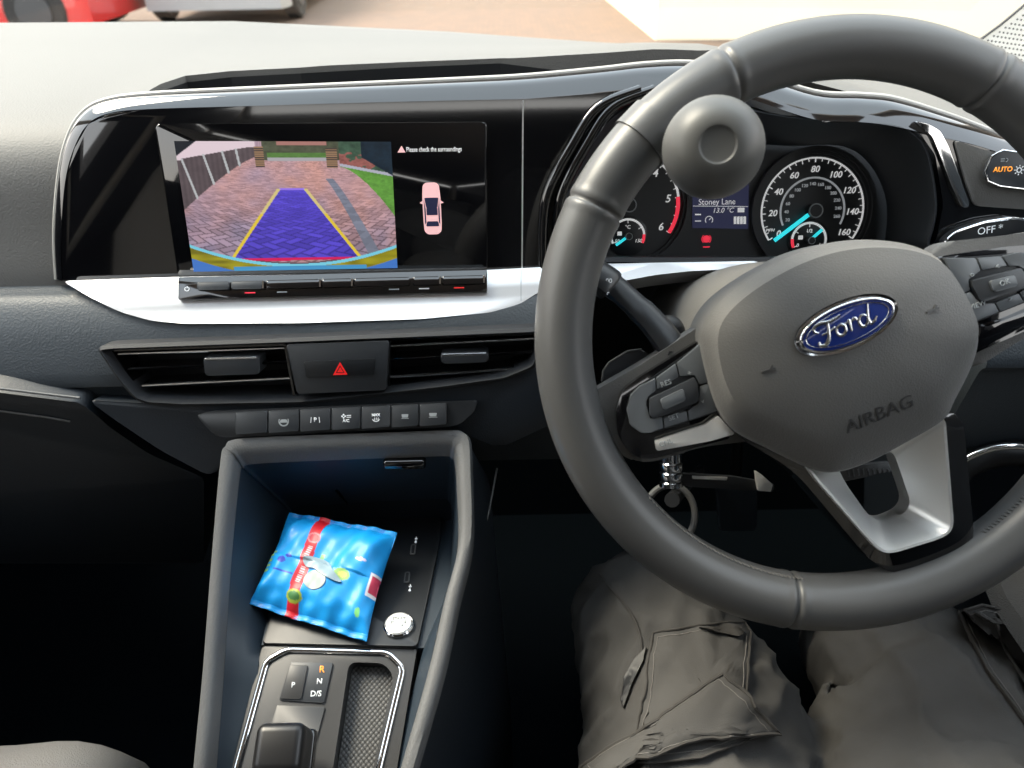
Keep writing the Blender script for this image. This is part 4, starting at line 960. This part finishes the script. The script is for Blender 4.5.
# gear position panel
bm=B(); prism(bm,GP,rl(GP.uvs([(291,662),(333,663),(324,703),(279,700)],.001),.001),0,.0014,.0004); gpi=obj('gear_indicator',bm,MAT['key'],CC)
bm=B(); prism(bm,GP,rl(GP.uvs([(290,665),(308,665.5),(301,699),(280,698.5)],.002),.001),.001,.0026,.0005); obj('park_button',bm,MAT['panelgrey'],gpi)
for t_,px_,py_,m_,s_ in (('P',293,685,'icon',.0052),('R',321.5,669,'orange_em',.0065),('N',319,681,'icon',.0055),('D/S',315.5,693.5,'icon',.0055)):
    u,v=GP.uv(px_,py_,.003); text('gear_letter',t_,GP,u,v,s_,.0015 if t_!='P' else .0027,MAT[m_],gpi,bold=.015)
bm=B(); prism(bm,GP,rl(GP.uvs([(277,705),(325,707),(316,740),(300,800),(256,800),(266,740)],.001),.001),0,.0012,.0004); obj('shift_plate',bm,MAT['panelgrey'],CC)
# gear selector
GS=thing('gear_selector','short stubby black leather gear selector at the foot of the console','gear selector',GP.hit(286,775,0))
kc2=P(286,752,.492)
Mr=Matrix((Vector((1,0,0)),GP.ey,GP.n)).transposed()
bm=B(); box(bm,kc2+GP.n*.006,(.031,.030,.030),M=Mr,bev=.006,seg=5); 
for q_ in bm.verts: pass
obj('grip',bm,MAT['gripblack'],GS)
bm=B(); box(bm,kc2-GP.n*.012,(.032,.030,.010),M=Mr,bev=.003); obj('collar',bm,MAT['gloss'],GS)
bm=B(); box(bm,kc2-GP.n*.022,(.018,.018,.022),M=Mr,bev=.003); obj('stem',bm,MAT['black'],GS)
# ================================================================== WIPES PACKET
q=[P(289,512,.637),P(397,532,.618),P(367,643,.563),P(248,604,.587)]
for i_ in range(4): q[i_].z=max(q[i_].z,FZ+.010)
NU,NV=130,130
def pk(u,v):
    u2=u+ .022*math.sin(v*PI)*(1 if u<.5 else -1)*abs(u-.5)*2; v2=v
    return (q[0]*(1-u2)+q[1]*u2)*(1-v2)+(q[3]*(1-u2)+q[2]*u2)*v2
nq=(q[1]-q[0]).cross(q[3]-q[0]).normalized(); nq=nq if nq.z>0 else -nq
bm=B(); top=[];bot=[]
for j in range(NV):
    rt_,rb=[],[]
    for i in range(NU):
        u,v=i/(NU-1),j/(NV-1); p=pk(u,v)
        e=min(1,min(v-.0,1-v)/.10); e=max(0,min(1,(min(v,1-v)-.045)/.22)); eu=max(0,min(1,min(u,1-u)/.16)); f_=(math.sin(e*PI/2)**.8)*(math.sin(eu*PI/2)**.7)
        wr=.0009*math.sin(v*9+u*5+1.2*math.sin(u*9))*f_+.0008*math.sin(u*17-v*11+2*math.sin(v*6))*f_+.0008*math.sin(u*41+v*13)*(1-f_*.4)
        wr+=.0020*math.exp(-((v-.84)/.05)**2)*math.sin(u*22)*.7
        crimp=.0006*math.sin(v*400) if (v<.045 or v>.955) else 0
        ez=.0012*math.sin(u*13+ (4 if v<.5 else 0))
        rt_.append(bm.verts.new(p+nq*(.011*f_+wr+ez+crimp))); rb.append(bm.verts.new(p+nq*(-.009*f_-.0006+ez)))
    top.append(rt_); bot.append(rb)
for j in range(NV-1):
    for i in range(NU-1):
        bm.faces.new((top[j][i],top[j+1][i],top[j+1][i+1],top[j][i+1])); bm.faces.new((bot[j][i],bot[j][i+1],bot[j+1][i+1],bot[j+1][i]))
for j in range(NV-1):
    bm.faces.new((top[j][0],bot[j][0],bot[j+1][0],top[j+1][0])); bm.faces.new((top[j][-1],top[j+1][-1],bot[j+1][-1],bot[j][-1]))
for i in range(NU-1):
    bm.faces.new((top[0][i],top[0][i+1],bot[0][i+1],bot[0][i])); bm.faces.new((top[-1][i],bot[-1][i],bot[-1][i+1],top[-1][i+1]))
bm.verts.index_update(); order=[v.index for row in top for v in row],[v.index for row in bot for v in row]
WP=thing('wipes_packet','bright blue wipes packet with a red stripe lying in the console bin','packet',(q[0]+q[1]+q[2]+q[3])/4-Vector((0,0,.02)))
wp=obj('pouch',bm,MAT['print'],WP,angle=180)
U,V=np.meshgrid(np.linspace(0,1,NU),np.linspace(0,1,NV))
c_=np.zeros((NV,NU,3))+lin([8,146,222]); c_*= (.92+.16*fbm(U*6,V*6))[...,None]
def put(m_,rgb): c_[m_]=lin(rgb)
stripe=np.abs(U-(.345+.03*(V-.5)*0+.02*V))<.05; put(stripe,[196,26,42])
for v0,v1 in ((.36,.50),(.56,.72)):
    put((np.abs(U-.357)<.018)&(V>v0)&(V<v1)&(np.mod(V*90,2)<1.2),[236,200,205])
put(((U-.355)**2/.06**2+(V-.27)**2/.055**2<1),[205,120,130]); put(((U-.355)**2/.045**2+(V-.27)**2/.04**2<1),[190,40,60])
put(((U-.365)**2/.07**2+(V-.84)**2/.055**2<1),[150,168,60]); put(((U-.365)**2/.05**2+(V-.84)**2/.035**2<1),[70,120,70])
put((U<.06)&(V>.45)&(V<.7)&(np.mod(V*40,2)<1),[150,190,90])
put((U>.93)&(V>.45)&(V<.66),[226,226,232]); put((U>.945)&(V>.48)&(V<.63),[200,60,90])
put((np.abs(U-.48)<.02)&(V>.40)&(V<.52),[120,176,110]); put((U-.70)**2/.07**2+(V-.55)**2/.05**2<1,[150,196,110])
put((U-.705)**2/.04**2+(V-.55)**2/.025**2<1,[206,206,120]); put(((U-.16)**2+(V-.56)**2<.035**2)|((U-.20)**2/.03**2+(V-.50)**2/.02**2<1),[40,60,170])
put((U-.82)**2/.05**2+(V-.38)**2/.016**2<1,[200,190,220]); put(((U-.9)**2/.02**2+(V-.82)**2/.04**2<1),[120,200,120])
put((U>.12)&(U<.3)&(np.abs(V-.66)<.008),[30,60,180])
full=np.zeros((len(wp.data.vertices),4)); full[:,3]=1; full[:,:3]=lin([14,120,200])
full[order[0],:3]=c_.reshape(-1,3)
ca=wp.data.color_attributes.new('Col','FLOAT_COLOR','POINT'); ca.data.foreach_set('color',full.astype(np.float32).ravel())
tree=BVHTree.FromPolygons([v.co+wloc(wp) for v in wp.data.vertices],[tuple(p.vertices) for p in wp.data.polygons])
def draped(name,loop2,off,mat_,par,tree=tree,n_=nq,N=14,th=.001):
    bm=B(); c=sum((Vector(p) for p in loop2),Vector((0,0)))/len(loop2); loops=[]
    for k in range(N+1):
        L=[]
        for a in loop2:
            s_=c+(Vector(a)-c)*(1-k/N*.98); p=pk(s_.x,s_.y)+n_*.08; h=tree.ray_cast(p,-n_)
            L.append((h[0] if h[0] is not None else pk(s_.x,s_.y))+n_*(off+(.0 if k else -.0)))
        loops.append(L)
    loft(bm,[[p-n_*th for p in loops[0]]]+loops,True,False,True); return obj(name,bm,mat_,par)
el=lambda cx_,cy_,a,b_,rot=0,n=36:[(cx_+a*math.cos(t)*math.cos(rot)-b_*math.sin(t)*math.sin(rot),cy_+a*math.cos(t)*math.sin(rot)+b_*math.sin(t)*math.cos(rot)) for t in np.linspace(0,2*PI,n,endpoint=False)]
mat('flap',(.26,.36,.42),.35); mat('flap2',(.30,.35,.34),.4)
draped('opening_flap',[tuple(p) for p in cat([Vector(p) for p in [(.34,.50),(.42,.46),(.55,.47),(.62,.54),(.72,.62),(.62,.63),(.53,.60),(.46,.57),(.38,.56)]],5,True)],.0018,MAT['flap'],WP)
draped('inner_label',el(.50,.665,.10,.085),.0008,MAT['flap2'],WP)
# ================================================================== SEATS, DOOR
PS=thing('passenger_seat','pale grey fabric passenger seat cushion corner at lower left','seat',(-.53,.05,.06))
def cushion(xc,hw,y0,y1,zt,th,mt,par,name='cushion'):
    bm=B(); loops=[]
    prof_=[]
    for k in range(25):
        x=-1+2*k/24; loops.append(None)
    xs=np.linspace(-1,1,29); ys=np.linspace(0,1,25); g=[]
    loops=[]
    for t in ys:
        y=y0+(y1-y0)*t; ed=min(1,(1-t)/.16); rise=-(1-math.sqrt(max(0,1-(1-ed)**2)))*.07
        row=[]
        for x in xs:
            e2=max(0,(abs(x)-.80)/.20); z=zt+rise+.005*math.exp(-((abs(x)-.74)/.12)**2)-(1-math.sqrt(max(0,1-e2**2)))*.08
            hw2=hw*(1-.10*(1-ed)**2); row.append(Vector((xc+x*hw2,y,z)))
        row=[Vector((row[0].x,y,zt-th))]+row+[Vector((row[-1].x,y,zt-th))]
        loops.append(row)
    loft(bm,loops,True,True,True); return obj(name,bm,mt,par,angle=60)
cushion(-.515,.240,-.20,.372,.476,.16,MAT['seat'],PS)
bm=B(); box(bm,(-.52,-.05,.17),(.42,.40,.24),bev=.02); obj('seat_base',bm,MAT['seatdark'],PS)
bm=B(); box(bm,(-.52,-.30,.75),(.46,.13,.66),M=Matrix.Rotation(R(14),3,'X'),bev=.05,seg=5); obj('backrest',bm,MAT['seat'],PS)
DS=thing('driver_seat','dark driver seat beneath the seated person','seat',(.21,-.15,.06))
cushion(.21,.235,-.38,.20,.41,.16,MAT['seatdark'],DS)
bm=B(); box(bm,(.21,-.2,.16),(.42,.36,.22),bev=.02); obj('seat_base',bm,MAT['seatdark'],DS)
bm=B(); box(bm,(.21,-.58,.70),(.46,.13,.66),M=Matrix.Rotation(R(18),3,'X'),bev=.05,seg=5); obj('backrest',bm,MAT['seatdark'],DS)
DP=thing('door_panel','driver door armrest with grey woven insert and bright pull handle','door',(.58,.42,.45))
bm=B(); box(bm,(.60,.06,.55),(.05,.84,.42),bev=.015); obj('panel',bm,MAT['darkplastic'],DP)
bm=B(); az=P(1000,585,.635); loft(bm,[[Vector((x,y,z)) for x,y,z in ((az.x-.015+k,yy,az.z-.004),(az.x-.005+k,yy,az.z+.004),(.60,yy,az.z+.012),(.60,yy,az.z-.05),(az.x+.01+k,yy,az.z-.03))] for yy,k in ((.12,.02),(.3,.0),(.42,.0),(.47,.01),(.50,.04))],True,True,True); ar=obj('armrest',bm,MAT['armfabric'],DP)
bm=B(); tube(bm,cat([P(950,475,.66),P(962,461,.66),P(985,450,.655),P(1008,446,.65),P(1030,449,.65),P(1060,470,.65)],6),.0032,12); obj('pull_handle',bm,MAT['chrome'],DP)
bm=B(); tube(bm,cat([P(950,490,.70),P(962,468,.69),P(985,457,.685),P(1008,453,.68),P(1030,456,.68),P(1070,480,.68)],6),.012,12); obj('handle_cup',bm,MAT['black'],DP)
# ================================================================== PERSON
PE=thing('person','person seated in dark grey cargo trousers, thighs under steering wheel','person',(.2,-.15,.40))
def limb(bm,pts,rad,seg=28,sq=.9): tube(bm,cat(pts,8),[float(r) for r in np.interp(np.linspace(0,1,8*(len(pts)-1)+1),np.linspace(0,1,len(pts)),rad)],seg,squash=sq,nrm=(0,0,1))
bm=B()
lk=P(648,628,.705); rk_=P(892,668,.69)
limb(bm,[Vector((.13,-.16,.49)),Vector((.135,.02,.465)),P(704,830,.585),P(700,745,.628),P(676,680,.668),lk],[.105,.100,.094,.089,.080,.070])
limb(bm,[lk+Vector((0,-.01,.004)),P(655,622,.84),P(650,600,1.0),P(645,585,1.16)],[.066,.062,.055,.046])
limb(bm,[Vector((.27,-.16,.49)),Vector((.285,.02,.465)),P(938,820,.59),P(938,745,.635),P(912,690,.675),rk_],[.105,.102,.100,.094,.082,.070])
limb(bm,[rk_+Vector((0,-.01,.004)),P(866,660,.83),P(850,650,.98),P(835,640,1.14)],[.066,.062,.055,.046])
ball(bm,(.21,-.20,.52),.17,(1.05,.75,.75)); ball(bm,(.21,-.26,.68),.15,(1.05,.7,1.3)); ball(bm,lk+Vector((0,.006,-.004)),.068); ball(bm,rk_+Vector((0,.006,-.004)),.068)
tr=obj('trousers',bm,MAT['fabric'],None,loc=(0,0,0))
bpy.context.view_layer.update()
evalmesh(tr,[('REMESH',dict(mode='VOXEL',voxel_size=.005,use_smooth_shade=True)),('SMOOTH',dict(factor=.7,iterations=6))])
from mathutils import noise
nrm=[v.normal.copy() for v in tr.data.vertices]
for v,n_ in zip(tr.data.vertices,nrm):
    p=v.co
    if p.y<0: continue
    w1=noise.noise(Vector((p.x*9+p.y*6,p.y*16-p.x*10,p.z*9)))
    rd2=1-abs(noise.noise(Vector((p.x*22+p.y*9,p.y*20-p.x*16,p.z*14+3)))*1.9)
    w3=noise.noise(p*60); rd3=1-abs(noise.noise(Vector((p.x*34-p.y*22,p.y*30+p.x*30,p.z*20)))*2.0)
    kn=max(0,1-abs((p-lk).length)/.14)
    v.co=p+n_*(.006*w1+.0052*max(0,rd2)**3+.0018*max(0,rd3)**4+.0010*w3+ .004*kn*math.sin(p.y*120+p.x*60))
tr.data.update(); tr.parent=PE; tr.location=-Vector(PE.location)
tt_=BVHTree.FromPolygons([v.co.copy() for v in tr.data.vertices],[tuple(p.vertices) for p in tr.data.polygons])
def hitleg(px,py):
    h=tt_.ray_cast(CAM,ray(px,py).normalized())
    return (h[0],h[1]) if h[0] is not None else (P(px,py,.62),Vector((0,-.5,.85)))
def patch(name,pxs,off,mat_,par,N=10,bulge=0,th=.004,seamr=0):
    L0=[tuple(p) for p in cat([Vector(p) for p in pxs],1,True)]
    # subdivide edges
    L=[]
    for a,b_ in zip(L0,L0[1:]+L0[:1]):
        for k in range(8): L.append(Vector(a)*(1-k/8)+Vector(b_)*(k/8))
    c=sum(L,Vector((0,0)))/len(L); rows=[]
    avg=Vector()
    for k in range(N+1):
        s_=1-k/N*.97; row=[]
        for a in L:
            p=c+(a-c)*s_; h,n_=hitleg(p.x,p.y); 
            up_=Vector((0,-.45,.89)); nn=(n_*.4+up_*.6).normalized(); row.append(h+nn*(off+bulge*(1-s_**3)))
        rows.append(row)
    bm=B(); up_=Vector((0,-.45,.89)); loft(bm,[[p-up_*(th+off) for p in rows[0]]]+rows,True,False,True)
    o=obj(name,bm,mat_,par,angle=50)
    if seamr:
        bm=B(); tube(bm,[p+up_*.0006 for p in rows[0]],seamr,6,closed=True); obj('seam',bm,MAT['fabricseam'],o)
        bm=B(); st=rows[1]
        tube(bm,[q_+up_*(.0004-.0005*(i_%2)) for i_,q_ in enumerate(st)],.0004,5,closed=True)
        obj('stitching',bm,MAT['fabriclight'],o)
    return o
patch('cargo_pocket',[(653,634),(700,627),(742,624),(748,634),(746,670),(742,705),(760,735),(700,760),(640,765),(636,745),(645,690)],.005,MAT['fabric'],PE,bulge=.004,seamr=.0010)
patch('pocket_flap',[(720,679),(745,702),(772,735),(700,742),(640,765),(596,790),(585,772),(640,735),(680,706)],.013,MAT['fabric'],PE,bulge=.003,seamr=.0014)
patch('pocket_slit_dark',[(646,648),(643,662),(632,684),(624,708),(621,700),(624,678),(634,660)],.003,MAT['black'],PE)  # black patch standing for the darkness inside the pocket opening
patch('label_tab',[(700,631),(724,628),(741,634),(735,641),(716,636)],.0095,MAT['fabricseam'],PE)
ptk=patch('thigh_pocket',[(957,613),(980,606),(1006,612),(1060,640),(1060,760),(1030,730),(985,670)],.003,MAT['fabric'],PE,bulge=.003,seamr=.0012)
bm=B(); pts_=[hitleg(x,y)[0]+Vector((0,-.003,.009)) for x,y in ((963,615),(975,619),(985,625),(1000,626),(1015,626))]; tube(bm,cat(pts_,5),.0040,8,squash=.5); obj('pocket_welt',bm,MAT['fabricseam'],PE)
bm=B(); pts_=[hitleg(x,y)[0]+Vector((0,-.004,.010)) for x,y in ((988,622),(993,636),(1000,655),(1015,680),(1030,700))]; tube(bm,cat(pts_,5),.0016,8); obj('zip_cord',bm,MAT['fabricseam'],PE)
def seamline(pts,r_=.0012,m_='fabricseam'):
    bm=B(); tube(bm,cat([hitleg(x,y)[0]+Vector((0,-.0003,.0006)) for x,y in pts],6),r_,6); obj('seam',bm,MAT[m_],PE)
seamline([(600,575),(612,590),(630,612),(640,635),(642,660)]); 
# shoes' ends are out of sight in the dark footwell: plain trouser hems reach the floor
# ================================================================== WINDSCREEN CORNER DOT BAND
# ================================================================== WINDSCREEN CORNER: WHITE TRANSLUCENT PANEL STANDING FOR THE LIT FRIT DOTS
m=mat('frit_white',(.85,.85,.82),.8); n=m.node_tree; tl_=n.nodes.new('ShaderNodeBsdfTranslucent'); tl_.inputs[0].default_value=(.85,.85,.82,1); mx=n.nodes.new('ShaderNodeMixShader'); mx.inputs[0].default_value=.6
n.links.new(n.nodes['Principled BSDF'].outputs[0],mx.inputs[1]); n.links.new(tl_.outputs[0],mx.inputs[2]); n.links.new(mx.outputs[0],n.nodes['Material Output'].inputs[0])
WB=thing('frit_band','white dotted frit band in the windscreen corner at top right','windscreen frit',P(1040,60,.95))
WBF=Frame(P(1030,40,.95),(-.25,-.9,.35),(1,0,.0))
out_=WBF.uvs([(975,42),(1000,25),(1040,-8),(1110,-60),(1200,-60),(1200,130),(1024,110),(995,75)])
bm=B(); prism(bm,WBF,rl(out_,.006),-.002,0,.0003); sh_=obj('frit_panel',bm,MAT['frit_white'],WB)
bm=B(); u0,v0=WBF.uv(984,62)
for i in range(26):
    for j in range(30):
        c=WBF.uv(984+3.9*i+2.0*(j%2),-30+5.0*j+ .55*i)
        px,py=984+3.9*i+2.0*(j%2),-30+5.0*j+.55*i
        if py<40-(px-975)*.71+7 or py>112 or px>1075: continue
        ring(bm,WBF,c[0],c[1],.00002,.0011,0,2*PI,-.001,.0004,8)
o=obj('frit_dots',bm,MAT['cluster'],sh_,smooth=False); o['kind']='stuff'
bm=B(); tube(bm,[WBF.hit(970,47,.001),WBF.hit(1000,25,.001),WBF.hit(1040,-8,.001),WBF.hit(1110,-60,.001)],.0018,8); obj('edge_strip',bm,MAT['key'],sh_)
# black lining added to darken the recess of the storage slot
def liner():
    L=inset(SLU,.0007); global MIDL; xs_=np.linspace(min(p[0] for p in L),max(p[0] for p in L),12); MIDL=[(x,np.mean([min((abs(p[0]-x),p[1]) for p in L[:len(L)//2])[1],min((abs(p[0]-x),p[1]) for p in L[len(L)//2:])[1]])) for x in xs_]; bm=B(); loft(bm,[[TP.p(x,y,(lerp(x,DXS,DZN)-.0045) if y>np.interp(x,[p[0] for p in MIDL],[p[1] for p in MIDL]) else lerp(x,DXS,DZN)-.018) for x,y in L],[TP.p(x,y,-.034) for x,y in L]],True,False,True); return bm
obj('storage_slot',liner(),MAT['black'],DB,smooth=False,fix=False)
